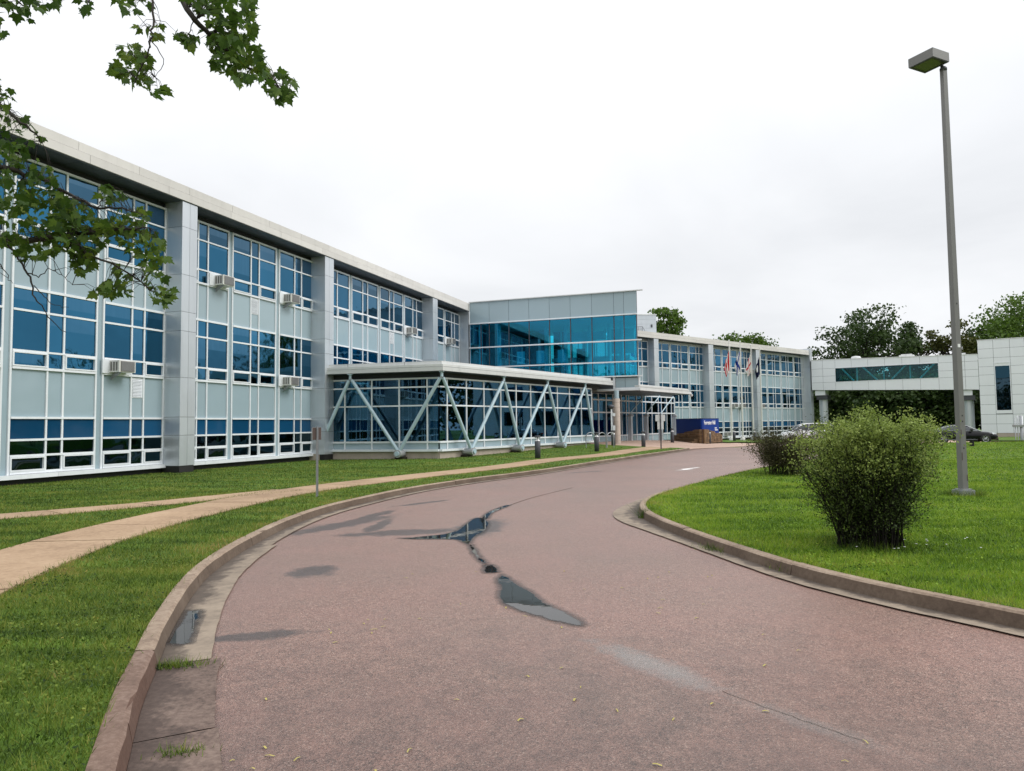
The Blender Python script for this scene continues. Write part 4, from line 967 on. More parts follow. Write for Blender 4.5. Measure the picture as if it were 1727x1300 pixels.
# blue sign wall on a stone base
A0 = Vector((14.75, 54.5)); Lw = Vector((13.55, 58.1)); Rw = Vector((17.05, 57.9))
t = thing('sign_wall', 'folded blue sign wall lettered Forrester Hall on a stone base', 'sign', (A0.x, A0.y, 0))
z0 = gz(14.75, 54.5) + .04; A0_z = 0.
m_signdark = simple('darker_sign_board', (.003, .024, .165), .45, .08, 1.5, rnd=0, spec=.25)  # darker copy of the sign blue, used on the left face
for E_, nm in ((Lw, 'L'), (Rw, 'R')):
    d = E_ - A0; ln = d.length; ang = math.atan2(d.y, d.x) if nm == 'R' else math.atan2(-d.y, -d.x)
    # face frame: x along the face left to right seen from the road, y into the wall
    e = bpy.data.objects.new('sign_face', None); col.objects.link(e); e.parent = t
    e.location = (0, 0, z0 - A0_z) if nm == 'R' else (d.x, d.y, z0 - A0_z); e.rotation_euler = (0, 0, ang)
    obj('board', MB().box(0.0 if nm == 'R' else 0, ln - (.07 if nm == 'L' else 0), .002, .13, -.3, 1.92), m_signblue if nm == 'R' else m_signdark, e)
    obj('capping', MB().box(0, ln, -.012, .14, 1.922, 1.95), m_dark, e)
    # coursed stones stepping up to the fold
    z = 0.; row = 0
    while z < 1.12:
        h = .13 + .03 * ((row * 7) % 3); x = 0.
        while x < ln - .02:
            wd = .30 + .22 * rng.random(); x1 = min(x + wd, ln)
            if ln - x1 < .15: x1 = ln
            c = (x + x1) / 2; k_ = (lambda q: 1.12 - .50 * (q / ln if nm == 'R' else 1 - q / ln))
            za, zb_ = k_(x), k_(x1)
            if z + h * .4 < (za + zb_) / 2:
                ta, tb = min(z + h, za + .03) - .006, min(z + h, zb_ + .03) - .006; y0 = -.26 + rng.uniform(-.018, .018)
                mb = MB().add([(x + .006, y0, z + .005), (x1 - .006, y0, z + .005), (x1 - .006, -.004, z + .005), (x + .006, -.004, z + .005), (x + .006, y0, max(ta, z + .03)), (x1 - .006, y0, max(tb, z + .03)), (x1 - .006, -.004, max(tb, z + .03)), (x + .006, -.004, max(ta, z + .03))],
                    [(0, 3, 2, 1), (4, 5, 6, 7), (0, 1, 5, 4), (1, 2, 6, 5), (2, 3, 7, 6), (3, 0, 4, 7)])
                obj('stone', mb, m_stone, e)
            x = x1
        z += h; row += 1
    obj('mortar', MB().box(0.03, ln - .03, -.22, -.006, -.3, .6), m_soil, e)
    if nm == 'L': obj('stone_seat', MB().box(.9, 3.6, -.62, -.285, .0, .34).box(.3, 3.7, -.9, -.63, .0, .17), m_stone, e)
    if nm == 'R':
        obj('corner_stone', MB().prism([(-.005, -.005), (-.02, -.27), (-.16, -.21)], -.1, 1.10), m_stone, e)
        def text(s, size, x, z):
            cu = bpy.data.curves.new('lettering', 'FONT'); cu.body = s; cu.size = size; cu.extrude = .008; cu.offset = .006; cu.materials.append(m_chalk)
            o = bpy.data.objects.new('lettering', cu); col.objects.link(o); o.parent = e; o.location = (x, -.012, z); o.rotation_euler = (R(90), 0, 0); o.scale = (1.08, 1, 1)
        text('Forrester Hall', .44, .42, 1.46)
        obj('text_line', MB().box(3.0, 3.5, -.012, -.001, 1.12, 1.20).box(3.0, 3.75, -.012, -.001, .96, 1.04), m_chalk, e)
# utility pipes by the white block
t = thing('pipe_cluster', 'three grey standpipes tied by a clamp in front of the white block', 'pipes', G(40.9, 56.6, KERB))
for x, r_, h in ((-.33, .03, 1.75), (-.12, .035, 1.95), (.18, .12, 1.95)): obj('pipe', MB().lathe([(r_, -.3), (r_, h), (0, h)], 10, (x, 0, 0)), m_galv, t)
obj('clamp', MB().box(-.45, .5, -.16, .16, 1.05, 1.22), m_galv, t)
# low bench
t = thing('bench', 'low dark bench on the lawn behind the lamp post', 'bench', G(27.2, 43.0, KERB), R(-8))
obj('seat', MB().box(-1.1, 1.1, -.2, .2, .37, .42), m_dark, t)
for x in (-.85, .85): obj('leg', MB().box(x - .06, x + .06, -.16, .16, 0, .369), m_black, t)

# ------------------------------------------------------------------ flags
def flag_material(name, kind):
    M = Mat(name, .75, .2); uv = M.n('ShaderNodeAttribute', attribute_name='fu'); uw = M.n('ShaderNodeAttribute', attribute_name='fv')
    u, v = uv.outputs['Fac'], uw.outputs['Fac']
    if kind == 'canada':
        a = M.math('GREATER_THAN', M.math('ABSOLUTE', M.math('SUBTRACT', u, .5)), .25)
        du = M.math('MULTIPLY', M.math('ABSOLUTE', M.math('SUBTRACT', u, .5)), 2.); dv = M.math('ABSOLUTE', M.math('SUBTRACT', v, .5))
        lf_ = M.math('LESS_THAN', M.math('ADD', M.math('MULTIPLY', du, 1.0), M.math('MULTIPLY', dv, M.math('ADD', 1., du))), .30)
        M.color(M.mix(M.math('MAXIMUM', a, lf_), (.72, .70, .68), (.50, .012, .022)))
    elif kind == 'saltire':
        d1 = M.math('ABSOLUTE', M.math('SUBTRACT', u, v)); d2 = M.math('ABSOLUTE', M.math('SUBTRACT', M.math('ADD', u, v), 1.))
        M.color(M.mix(M.math('LESS_THAN', M.math('MINIMUM', d1, d2), .13), (.72, .72, .71), (.015, .045, .27)))
    elif kind == 'redcross':
        d1 = M.math('ABSOLUTE', M.math('SUBTRACT', u, .5)); d2 = M.math('ABSOLUTE', M.math('SUBTRACT', v, .5))
        M.color(M.mix(M.math('LESS_THAN', M.math('MINIMUM', d1, d2), .065), (.74, .71, .69), (.52, .02, .03)))
    else:
        d = M.math('ADD', M.math('POWER', M.math('SUBTRACT', u, .5), 2.), M.math('POWER', M.math('SUBTRACT', v, .5), 2.))
        M.color(M.mix(M.math('LESS_THAN', d, .045), (.008, .014, .05), (.70, .71, .72)))
    return M.m
def hanging_flag(name, label, m, pos, wd, hgt, seed, fall):
    """limp flag: cloth gathered along the pole, sagging"""
    nu, nv = 26, 22; rr = random.Random(seed); V = []; U = []; W = []
    for j in range(nv + 1):
        v = j / nv
        for i in range(nu + 1):
            u = i / nu
            gx = (.11 + .18 * (1 - abs(v - .45))) * wd * u                     # gathered width
            fold = math.sin(u * 14 + v * 3.2 + seed) * .075 * (0.3 + u) + math.sin(u * 6 - v * 4 + seed * 2) * .05 * u
            V.append((.05 + gx + .04 * math.sin(v * 5 + seed) * u, fold, -v * hgt - fall * u * (1 - .35 * v)))
            U.append(u); W.append(1 - v)
    F = [(j * (nu + 1) + i, j * (nu + 1) + i + 1, (j + 1) * (nu + 1) + i + 1, (j + 1) * (nu + 1) + i) for j in range(nv) for i in range(nu)]
    me = bpy.data.meshes.new(name); me.from_pydata(V, [], F); me.materials.append(m)
    for nm, vals in (('fu', U), ('fv', W)): a = me.attributes.new(nm, 'FLOAT', 'POINT'); a.data.foreach_set('value', vals)
    me.polygons.foreach_set('use_smooth', [True] * len(F)); me.update()
    return tag(link(name, me, None, pos, R(rr.uniform(150, 210))), label, 'flag', 'flags in front of the far wing')
fp = [(20.96, 67.08, 'nearest the blue sign wall', 9.55, 'flag', 'red and white maple leaf flag hanging limp on the first pole', 'canada', 1.05), (22.81, 69.51, 'second from the sign wall', 9.75, 'flag', 'white flag with a blue saltire hanging limp', 'saltire', .9),
      (25.1, 73.1, 'third from the sign wall, carrying a red crossed flag', 9.9, 'flag', 'white flag with red cross bars hanging limp', 'redcross', .95), (26.9, 75.6, 'farthest from the sign wall, before a far wing pier', 9.9, 'flag', 'navy flag with a white emblem hanging limp', 'navy', 1.0)]
for x, y, lb, h, nm, fl, kd, fall in fp:
    t = thing('flagpole', 'cream flagpole ' + lb, 'flagpole', G(x, y, .11), 0, 'flagpoles before the far wing')
    obj('pole', MB().lathe([(.085, 0), (.08, 3), (.05, h - .02)], 10), m_offwhite, t); obj('base_cover', MB().lathe([(.28, 0), (.27, .12), (.12, .42), (.09, .45)], 14), m_offwhite, t)
    obj('finial', MB().lathe([(0, h - .02), (.07, h + .03), (.07, h + .09), (0, h + .14)], 10), m_chalk, t)
    obj('halyard', MB().tube([(.1, -.03, .9), (.1, -.03, h - .15)], .008, 3), m_chalk, t)
    p = G(x, y, .11); hanging_flag('flag', fl, flag_material('flag_' + kd, kd), (p[0], p[1], p[2] + h - .9), 1.9, 1.9, 3 + x, fall)

# ------------------------------------------------------------------ cars
def paint(name, c, rough=.18, sp=.5, coat=.35):
    M = Mat(name, rough, sp); M.color(c); M.b.inputs['Coat Weight'].default_value = coat; M.b.inputs['Coat Roughness'].default_value = .04; return M.m
m_carblack = paint('black_car_paint', (.006, .006, .008), .22, .25, .12); m_carwhite = paint('white_car_paint', (.70, .71, .72), .3)
m_carglass = Mat('car_glass', .03, .8); m_carglass.color((.015, .022, .026)); m_carglass = m_carglass.m
m_chrome = Mat('bright_trim', .15, .5, 1.); m_chrome.color((.75, .76, .78)); m_chrome = m_chrome.m
m_lens = Mat('clear_lamp_lens', .05, .8); m_lens.color((.55, .58, .60)); m_lens = m_lens.m
m_red = Mat('red_lamp_lens', .1, .8); m_red.color((.35, .01, .01)); m_red = m_red.m
def loft(rows, closed_ends=True):
    mb = MB(); n = len(rows[0]); vs = [p for r_ in rows for p in r_]
    mb.add(vs, [(i * n + k, (i + 1) * n + k, (i + 1) * n + k + 1, i * n + k + 1) for i in range(len(rows) - 1) for k in range(n - 1)], True)
    mb.add(rows[0], [tuple(range(n))]); mb.add(rows[-1], [tuple(range(n - 1, -1, -1))]); return mb
def car(name, label, pos, rot, st, gh, wheels, wr, hw, body_m):
    """st: (x, z sill, z belt, z top centre, half width); gh: greenhouse (x, z base, z roof, half base, half roof)"""
    t = thing(name, label, 'car', pos, rot)
    rows = []
    for x, zs, zb_, zc, h in st:
        half = [(x, -h * .86, zs), (x, -h * .98, zs + .10), (x, -h, (zs + zb_) / 2), (x, -h * .97, zb_ - .06), (x, -h * .86, zb_ + .01), (x, -h * .5, zc - .01), (x, 0, zc)]
        rows.append(half + [(p[0], -p[1], p[2]) for p in half[-2::-1]])
    bd = obj('body', loft(rows), body_m, t)
    rows = []
    for x, z0_, z1_, h0, h1 in gh:
        half = [(x, -h0, z0_), (x, -(h0 * .6 + h1 * .4), z0_ + (z1_ - z0_) * .5), (x, -h1, z1_ - .05), (x, -h1 * .82, z1_ - .008), (x, 0, z1_)]
        rows.append(half + [(p[0], -p[1], p[2]) for p in half[-2::-1]])
    obj('windows', loft(rows), m_carglass, t)
    # roof skin and trim
    rr_ = []
    for x, z0_, z1_, h0, h1 in gh[2:-2]:
        rr_.append([(x, -h1 * 1.01, z1_ - .045), (x, -h1 * .84, z1_ + .004), (x, 0, z1_ + .014), (x, h1 * .84, z1_ + .004), (x, h1 * 1.01, z1_ - .045)])
    obj('roof', loft(rr_), body_m, t)
    for s in (-1, 1):
        tr = [(x, s * (h1 + .012), z1_ - .035) for x, z0_, z1_, h0, h1 in gh[1:-1]]
        obj('window_trim', MB().tube([(gh[0][0], s * gh[0][3], gh[0][1] + .02)] + tr + [(gh[-1][0], s * gh[-1][3], gh[-1][1] + .02)], .014, 5), m_chrome, t)
        obj('belt_trim', MB().tube([(g_[0], s * (g_[3] + .015), g_[1] + .012) for g_ in gh], .010, 4), m_chrome, t)
        mx_ = gh[-3]; obj('pillar', MB().tube([(gh[len(gh) // 2][0] - .1, s * (gh[3][3] + .005), gh[3][1]), (gh[len(gh) // 2][0] - .18, s * (gh[3][4] + .01), gh[3][2] - .04)], .028, 5), body_m, t)
        mr = obj('mirror', MB().box(-.09, .07, -.10, .10, -.06, .07), body_m, t, (gh[-2][0] - .25, s * (hw + .06), gh[-2][1] + .08))
    for x in wheels:
        for s in (-1, 1):
            wo = obj('wheel', MB().lathe([(wr * .66, -.10), (wr * .92, -.105), (wr, -.07), (wr, .07), (wr * .92, .105), (wr * .66, .10)], 24), m_black, t, (x, s * (hw - .10), wr)); wo.rotation_euler = (R(90), 0, 0)
            sp = MB().lathe([(wr * .68, .085), (wr * .60, .10), (wr * .60, .06)], 24).lathe([(wr * .68, -.085), (wr * .60, -.10), (wr * .60, -.06)], 24).lathe([(0, .075), (wr * .16, .08), (wr * .16, -.08), (0, -.075)], 12)
            for k in range(10):
                a_ = k * math.pi / 5 + (.1 if k % 2 else -.1); c_, s_ = math.cos(a_), math.sin(a_)
                for q in (-.085, .085): sp.tube([(wr * .1 * c_, wr * .1 * s_, q), (wr * .63 * c_, wr * .63 * s_, q * .95)], .018, 4)
            obj('rim', sp, m_chrome, wo)
            av = obj('wheel_arch', MB().tube([(wr * 1.1 * math.cos(q), 0, wr * 1.1 * math.sin(q)) for q in np.linspace(0, math.pi, 13)], .022, 5), m_black, t, (x, s * (hw - .015), wr))
            obj('wheel_well', MB().lathe([(0, 0), (wr * 1.08, 0), (wr * 1.08, .02), (0, .02)], 20), m_black, t, (x, s * (hw - .005), wr)).rotation_euler = (R(90 * s), 0, 0)
            wo.location.y = s * (hw - .075)
    xf = st[-1][0]; xb = st[0][0]
    for s in (-1, 1):
        hl = obj('headlight', MB().add([(xf - .08, s * .52, .60), (xf - .06, s * .50, .72), (xf - .52, s * (hw - .005), .80), (xf - .45, s * (hw + .005), .66)], [(0, 1, 2, 3) if s > 0 else (3, 2, 1, 0)]), m_lens, t)
        obj('tail_light', MB().box(xb - .01, xb + .12, s * (hw - .35), s * (hw - .02), .75, .90), m_red, t)
    obj('grille', MB().box(xf - .05, xf + .015, -.36, .36, .46, .66), m_black, t); obj('grille_bar', MB().box(xf + .016, xf + .024, -.36, .36, .54, .57).lathe([(0, 0), (.08, 0), (.08, .02), (0, .02)], 14, (xf + .0, 0, .60)), m_chrome, t)
    obj('lower_intake', MB().box(xf - .06, xf + .012, -.6, .6, .22, .36), m_black, t)
    obj('number_plate', MB().box(xf + .017, xf + .024, -.15, .15, .38, .46), m_chalk, t)
    return t
stc = [(-2.33, .40, .78, .82, .62), (-2.25, .30, .88, .95, .78), (-1.9, .24, .92, 1.0, .86), (-1.2, .22, .92, .98, .89), (-.4, .20, .90, .95, .89), (.4, .20, .88, .93, .89), (1.0, .22, .85, .92, .89), (1.6, .22, .80, .86, .88), (2.05, .24, .72, .78, .82), (2.28, .28, .62, .68, .72), (2.36, .34, .54, .58, .58)]
ghc = [(-2.0, .95, .97, .60, .50), (-1.55, .93, 1.12, .74, .56), (-1.0, .93, 1.29, .78, .58), (-.45, .92, 1.37, .80, .60), (0., .91, 1.38, .80, .60), (.35, .90, 1.33, .80, .58), (.75, .90, 1.14, .78, .60), (1.2, .90, .93, .72, .60)]
car('parked_car', 'black coupe parked nose right beside the white block', G(34.15, 53.6, .03), R(-14), stc, ghc, (-1.38, 1.42), .33, .885, m_carblack)
stv = [(-2.3, .4, 1.0, 1.05, .75), (-2.2, .3, 1.1, 1.12, .86), (-1.2, .25, 1.1, 1.12, .9), (.6, .25, 1.05, 1.08, .9), (1.3, .25, .98, 1.04, .89), (2.0, .28, .85, .9, .82), (2.25, .35, .7, .74, .65)]
ghv = [(-2.2, 1.1, 1.14, .74, .66), (-2.08, 1.1, 1.58, .78, .64), (-1.6, 1.1, 1.66, .8, .66), (-.6, 1.09, 1.68, .8, .66), (.2, 1.08, 1.66, .8, .66), (.7, 1.06, 1.5, .79, .64), (1.1, 1.04, 1.25, .76, .64), (1.45, 1.02, 1.06, .7, .62)]
car('parked_car', 'white minivan half hidden behind the shrubs in front of the far wing', G(25.6, 61.0, .03), R(175), stv, ghv, (-1.35, 1.4), .32, .89, m_carwhite)

# ------------------------------------------------------------------ plants
def leaf_quads(C, size, nrm_up=.6, seed=0, asp=.55):
    """one small folded diamond per centre"""
    r_ = np.random.default_rng(seed); n = len(C)
    d = r_.normal(size=(n, 3)); d /= np.linalg.norm(d, axis=1)[:, None]
    u = r_.normal(size=(n, 3)); u[:, 2] += nrm_up * 2; s = np.cross(d, u); s /= np.linalg.norm(s, axis=1)[:, None] + 1e-9
    L = (size * r_.uniform(.7, 1.3, n))[:, None]
    V = np.empty((n, 4, 3)); V[:, 0] = C - d * L * .5; V[:, 1] = C + s * L * asp * .5; V[:, 2] = C + d * L * .5; V[:, 3] = C - s * L * asp * .5
    return V.reshape(-1, 3), np.arange(4 * n).reshape(-1, 4)
def shrub(name, label, pos, prof, nst, leafspec, stem_m, seed, r0, shoots=0):
    """prof: list of (height, radius); leafspec: list of (part, count, size, hmin, hmax, material, shell)"""
    t = thing(name, label, 'shrub', pos); r_ = np.random.default_rng(seed)
    hs = np.array([p[0] for p in prof]); rs = np.array([p[1] for p in prof]); H_ = hs[-1]
    stems = []; sh = []; mb = MB()
    for k in range(nst):
        a = r_.uniform(0, 2 * math.pi); lob = 1 + .22 * math.sin(3 * a + seed) + .15 * math.sin(5 * a + 2 * seed); q = r_.uniform(.15, 1.0) ** .6 * lob; top = H_ * r_.uniform(.55, 1.0) * (1 + .10 * math.sin(2 * a + seed))
        a2 = a + r_.uniform(-.35, .35); pts = []
        for j in range(8):
            f = j / 7; h = top * f
            rad = r0 * q * (1 - f) + np.interp(h, hs, rs) * q * f * .97 + .02 * math.sin(9 * f + k)
            an = a + (a2 - a) * f
            pts.append((rad * math.cos(an) + r_.uniform(-.02, .02), rad * math.sin(an) + r_.uniform(-.02, .02), h))
        stems.append(np.array(pts)); mb.tube(pts, [.0075 * (1 - .75 * j / 7) + .0015 for j in range(8)], 5, False)
        for _ in range(5):                                           # side twigs
            j = r_.integers(2, 7); p = np.array(pts[j]); dr = r_.normal(size=3) * .5 + np.array([math.cos(an), math.sin(an), .7]); dr /= np.linalg.norm(dr)
            L = r_.uniform(.1, .3); e = p + dr * L; mb.tube([p, p + dr * L * .5 + (0, 0, .01), e], [.004, .003, .0015], 3, False); stems.append(np.array([p, p + dr * L * .5, e, e + dr * .03]))
    obj('stems', mb, stem_m, t)
    for k in range(shoots):                                          # long shoots above the crown
        a = r_.uniform(0, 2 * math.pi); q = r_.uniform(.1, .95) * np.interp(H_ * .85, hs, rs); b0 = np.array([q * math.cos(a), q * math.sin(a), H_ * r_.uniform(.72, .9)])
        dr = np.array([math.cos(a) * .45, math.sin(a) * .45, r_.uniform(.5, 1.)]); dr /= np.linalg.norm(dr); L = r_.uniform(.15, .34) + (.2 if math.cos(a) > .3 and k % 3 == 0 else 0)
        pts = [b0 + dr * L * f + np.array([math.cos(a), math.sin(a), -.6]) * .10 * f * f for f in np.linspace(0, 1, 6)]
        mb.tube(pts, [.004, .0035, .003, .0025, .002, .001], 3, False); sh.append(np.array(pts))
    obj('stems', mb, stem_m, t)
    for nm, cnt, size, h0, h1, mm, spread in leafspec:
        cand = np.concatenate([s_[(s_[:, 2] > h0) & (s_[:, 2] < h1)] for s_ in stems])
        cand = cand[r_.permutation(len(cand))[:int(len(cand) * .55)]]              # leaves sit in clumps
        hw = (lambda c_: np.clip((c_[:, 2] - h0) / (h1 - h0), .02, 1) ** 1.6) if nm == 'new_growth' else (lambda c_: 1.)
        cs = r_.uniform(.4, 1.6, len(cand)); ct = r_.normal(0, .12, len(cand)); ix = r_.choice(len(cand), cnt, p=(cs ** 2 * hw(cand)) / (cs ** 2 * hw(cand)).sum())
        C = cand[ix] + r_.normal(size=(cnt, 3)) * spread * cs[ix][:, None]
        tone = np.clip(r_.normal(.48, .18, cnt) + ct[ix], 0, 1)
        if nm == 'new_growth' and sh:
            S = np.concatenate(sh); n2 = 4200; C2 = S[r_.integers(0, len(S), n2)] + r_.normal(size=(n2, 3)) * .02; C = np.concatenate([C, C2]); tone = np.concatenate([tone, np.clip(r_.normal(.7, .15, n2), 0, 1)])
        V, F = leaf_quads(C, size, .5, seed + cnt)
        bulk(nm, V, F, mm, t, np.repeat(tone, 4))
    return t
shrub('shrub', 'large vase shaped shrub with pale green top and dark bare stems', G(4.40, 8.72, KERB), [(0, .34), (.25, .42), (.5, .54), (.8, .65), (1.05, .70), (1.25, .70), (1.42, .62), (1.54, .42)], 190,
      [('foliage', 27000, .027, .12, 1.42, m_shrubleaf, .045), ('new_growth', 23000, .031, .72, 1.70, m_shrubnew, .05)], m_twig, 5, .33, 95)
shrub('shrub', 'brownish twiggy shrub left of the large pale one', G(8.25, 21.2, KERB), [(0, .62), (.3, .72), (.7, .92), (1.0, 1.0), (1.25, .95), (1.4, .6)], 90,
      [('foliage', 22000, .045, .25, 1.42, m_brownleaf, .08)], m_twig, 8, .62)
shrub('shrub', 'dark round shrub just showing above the large pale one', G(11.0, 23.6, KERB), [(0, .4), (.5, .7), (1.1, .9), (1.6, .8), (1.85, .3)], 60, [('foliage', 9000, .055, .3, 1.9, m_shrubleaf, .08)], m_twig, 9, .4)

def tree(name, label, x, y, h, crown_w, crown_z0, m, seed, nclump=60, per=130, leaf=.34, dens=1., group='trees behind the buildings', spire=False):
    r_ = np.random.default_rng(seed); z0 = gz(x, y); t = thing(name, label, 'tree', (x, y, z0), 0, group)
    mb = MB(); tw_ = h * .018 + .06
    mb.tube([(0, 0, -.3), (.05 * h * r_.normal() * .1, 0, h * .35), (.02 * h * r_.normal(), .02 * h * r_.normal(), h * .85)], [tw_, tw_ * .75, tw_ * .15], 9, False)
    CC = []
    zc = (crown_z0 + h) / 2; hz = (h - crown_z0) / 2
    for k in range(nclump):
        while True:
            p = r_.uniform(-1, 1, 3)
            if .25 < np.linalg.norm(p) < 1: break
        wf = (1 - .85 * (p[2] + 1) / 2) if spire else 1.
        lump = 1 + .22 * math.sin(3 * math.atan2(p[1], p[0]) + seed) 
        c = np.array([p[0] * crown_w / 2 * wf * lump, p[1] * crown_w / 2 * wf * lump, zc + p[2] * hz]); CC.append(c)
        if k % 2 == 0:
            b = np.array([0, 0, max(crown_z0 * .7, c[2] - np.hypot(c[0], c[1]) * .9)]); mid = (b + c) / 2 + r_.normal(size=3) * .2
            mb.tube([b, mid, c], [tw_ * .38, tw_ * .22, .02], 5, False)
    obj('trunk', mb, m_bark, t)
    C = []; T = []
    for c in CC:
        n = int(per * r_.uniform(.6, 1.3)); s = crown_w * .085 * r_.uniform(.7, 1.35)
        C.append(c + np.clip(r_.normal(size=(n, 3)), -1.7, 1.7) * np.array([s, s, s * .62])); T.append(np.clip(r_.normal(.5 + r_.normal() * .12, .17, n), 0, 1))
    C = np.concatenate(C); T = np.concatenate(T); k = C[:, 2] < h; C, T = C[k], T[k]
    V, F = leaf_quads(C, leaf, .5, seed, .75); bulk('crown', V, F, m, t, np.repeat(T, 4)); return t
tree('broadleaf_tree', 'leafy tree rising behind the pale rooftop shed', 20.2, 92, 17.2, 7.5, 8, m_treebright, 21, 44, 120, .40)
tree('broadleaf_tree', 'rounded tree showing over the far roof behind the flags', 34.5, 104, 16.0, 8.0, 8, m_treebright, 22, 46, 120, .40)
tree('broadleaf_tree', 'tall dark tree rising highest behind the bridge', 54.0, 106, 19.6, 11.5, 4, m_treeleaf, 23, 85, 150, .42)
tree('broadleaf_tree', 'lower dark tree left of the tallest one behind the bridge', 48.0, 106, 14.0, 8.0, 3, m_treeleaf, 24, 50, 130, .42)
tree('conifer_tree', 'slender pointed tree behind the bridge roof hatch', 61.0, 107, 17.6, 7.0, 4, m_treeleaf, 25, 60, 110, .40, spire=True)
tree('broadleaf_tree', 'olive toned tree behind the lamp post and bridge', 66.5, 106, 17.2, 9.0, 4, m_treeolive, 26, 60, 130, .42)
tree('broadleaf_tree', 'dark tree left of the white block top', 73.0, 108, 16.5, 8.0, 3, m_treeleaf, 27, 50, 130, .42)
tree('maple_tree', 'spreading bright green tree above the white block', 75.5, 101, 20.2, 14.0, 6, m_treebright, 28, 90, 150, .44)
tree('maple_tree', 'tallest bright tree at the right edge of the picture', 85.0, 100, 24.0, 12.0, 6, m_treebright, 29, 70, 140, .44)
UL = ['dark low tree under the left end of the bridge beside its round pier', 'dark low tree under the bridge left of its middle', 'dark low tree under the middle of the bridge', 'dark low tree under the right half of the bridge behind the lamp post', 'dark low tree in the gap between the bridge and the white block', 'dark low tree far back between the far wing and the bridge pier']
for i, (x, y, h, wd) in enumerate(((44, 100, 9, 9), (50, 97, 8.5, 9), (55.5, 96, 8, 9), (61, 95, 8.5, 9), (66, 93, 8.5, 8), (40, 104, 9, 9))):
    tree('understorey_tree', UL[i], x, y, h, wd, .2, m_treeleaf, 40 + i, 75, 170, .5, group='low dark trees under the bridge')
# far woods beyond and around the grounds (mirrored in the windows)
def wood(pts, seed, m):
    r_ = np.random.default_rng(seed); C = []
    for x, y, h in pts:
        for k in range(16):
            c = np.array([x + r_.normal() * 2.6, y + r_.normal() * 2.6, h * r_.uniform(.12, 1.)]); n = 60
            C.append(c + r_.normal(size=(n, 3)) * np.array([1.2, 1.2, .9]))
    C = np.concatenate(C); T = np.clip(r_.normal(.45, .2, len(C)), 0, 1); V, F = leaf_quads(C, .8, .5, seed, .8); return V, F, np.repeat(T, 4), m
W = [(92 + rng.uniform(-5, 5), y, rng.uniform(8, 15)) for y in range(-10, 100, 6)] + [(x, 118 + rng.uniform(-5, 5), rng.uniform(7, 11)) for x in range(30, 110, 6)]
W += [(x, -38 + rng.uniform(-6, 6), rng.uniform(7, 13)) for x in range(-60, 80, 6)] + [(70 + rng.uniform(-6, 6), y, rng.uniform(6, 12)) for y in range(-30, 10, 7)]
V, F, T, mm = wood(W, 77, m_treeleaf); tag(bulk('far_wood', V, F, mm, None, T), 'far-off belt of trees round the grounds', 'wood', kind='stuff')
for z in (4.6, 4.0, 3.2):
    o = obj('overhead_cable', MB().tube([(44 + k * 2.6, 97 - k * .8, z + .012 * (k - 4) ** 2) for k in range(10)], .02, 4), m_dark); 
    tag(o, ('lowest', 'middle', 'topmost')[(z > 3.5) + (z > 4.3)] + ' of three overhead cables against the dark trees under the bridge', 'cable', 'overhead cables under the bridge')

# ------------------------------------------------------------------ overhanging maple
def unproj(px, py, Y):
    xc, yc = (px - 863.5) / FPX, -(py - 650) / FPX
    X = xc * math.cos(ROLL) + yc * math.sin(ROLL); U = -xc * math.sin(ROLL) + yc * math.cos(ROLL)
    dy = math.cos(PITCH) - math.sin(PITCH) * U; dz = math.sin(PITCH) + math.cos(PITCH) * U
    return np.array([X, dy, dz]) * (Y / dy) + np.array([0, 0, CAM_H])
mt = thing('maple_tree', 'maple whose leafy branches hang into the upper left corner', 'tree', G(-7.6, 5.2, KERB))
mo = np.array(mt.location)
TB = np.array([-7.6, 5.2, gz(-7.6, 5.2) + KERB])
obj('trunk', MB().tube([np.array(p) - mo for p in ((-7.6, 5.2, -.2), (-7.58, 5.25, 1.2), (-7.5, 5.3, 2.6), (-7.45, 5.4, 4.2), (-7.3, 5.5, 6.5))], [.30, .23, .20, .17, .12], 12), m_bark, mt)
BR = [  # (start on trunk or None, pixel points, depth, radii)
    ((-7.5, 5.3, 2.9), [(-90, 372), (0, 402), (45, 406), (95, 400), (140, 393), (200, 388), (252, 384)], 6.9, (.05, .006)),
    (None, [(95, 400), (150, 430), (190, 446), (230, 470), (262, 494), (284, 512)], 6.9, (.013, .004)),
    (None, [(0, 402), (25, 428), (48, 462), (55, 482), (57, 500), (70, 516), (85, 540), (112, 560)], 6.9, (.012, .003)),
    (None, [(48, 462), (65, 466), (80, 453), (104, 462), (122, 480)], 6.9, (.006, .002)), (None, [(57, 482), (75, 500), (92, 515), (116, 518)], 6.9, (.005, .002)),
    ((-7.5, 5.35, 3.3), [(-80, 250), (-20, 275), (30, 290), (70, 300), (120, 330), (165, 352), (205, 350), (240, 362)], 6.7, (.035, .004)),
    (None, [(165, 352), (172, 330), (185, 318), (205, 322)], 6.7, (.006, .003)),
    ((-7.45, 5.4, 4.0), [(-80, 130), (-10, 170), (30, 200), (60, 225), (72, 242)], 6.6, (.03, .003)),
    ((-7.4, 5.45, 4.6), [(-120, -150), (60, -190), (200, -120), (285, -30), (330, 32), (362, 68), (410, 108), (450, 138), (484, 162)], 6.3, (.05, .004)),
    (None, [(200, -120), (250, -40), (258, 10), (257, 52), (250, 86), (238, 118), (228, 140)], 6.3, (.014, .004)),
    (None, [(250, 60), (275, 100), (262, 130)], 6.3, (.005, .002)), (None, [(330, 32), (318, 60), (300, 70)], 6.3, (.005, .002)),
    (None, [(60, -190), (70, -90), (60, -25), (40, 10)], 6.4, (.02, .004)), (None, [(200, -120), (180, -50), (150, 5)], 6.4, (.012, .003)),
    (None, [(0, 445), (15, 470), (22, 478)], 6.9, (.005, .002))]
SK = []
bmb = None
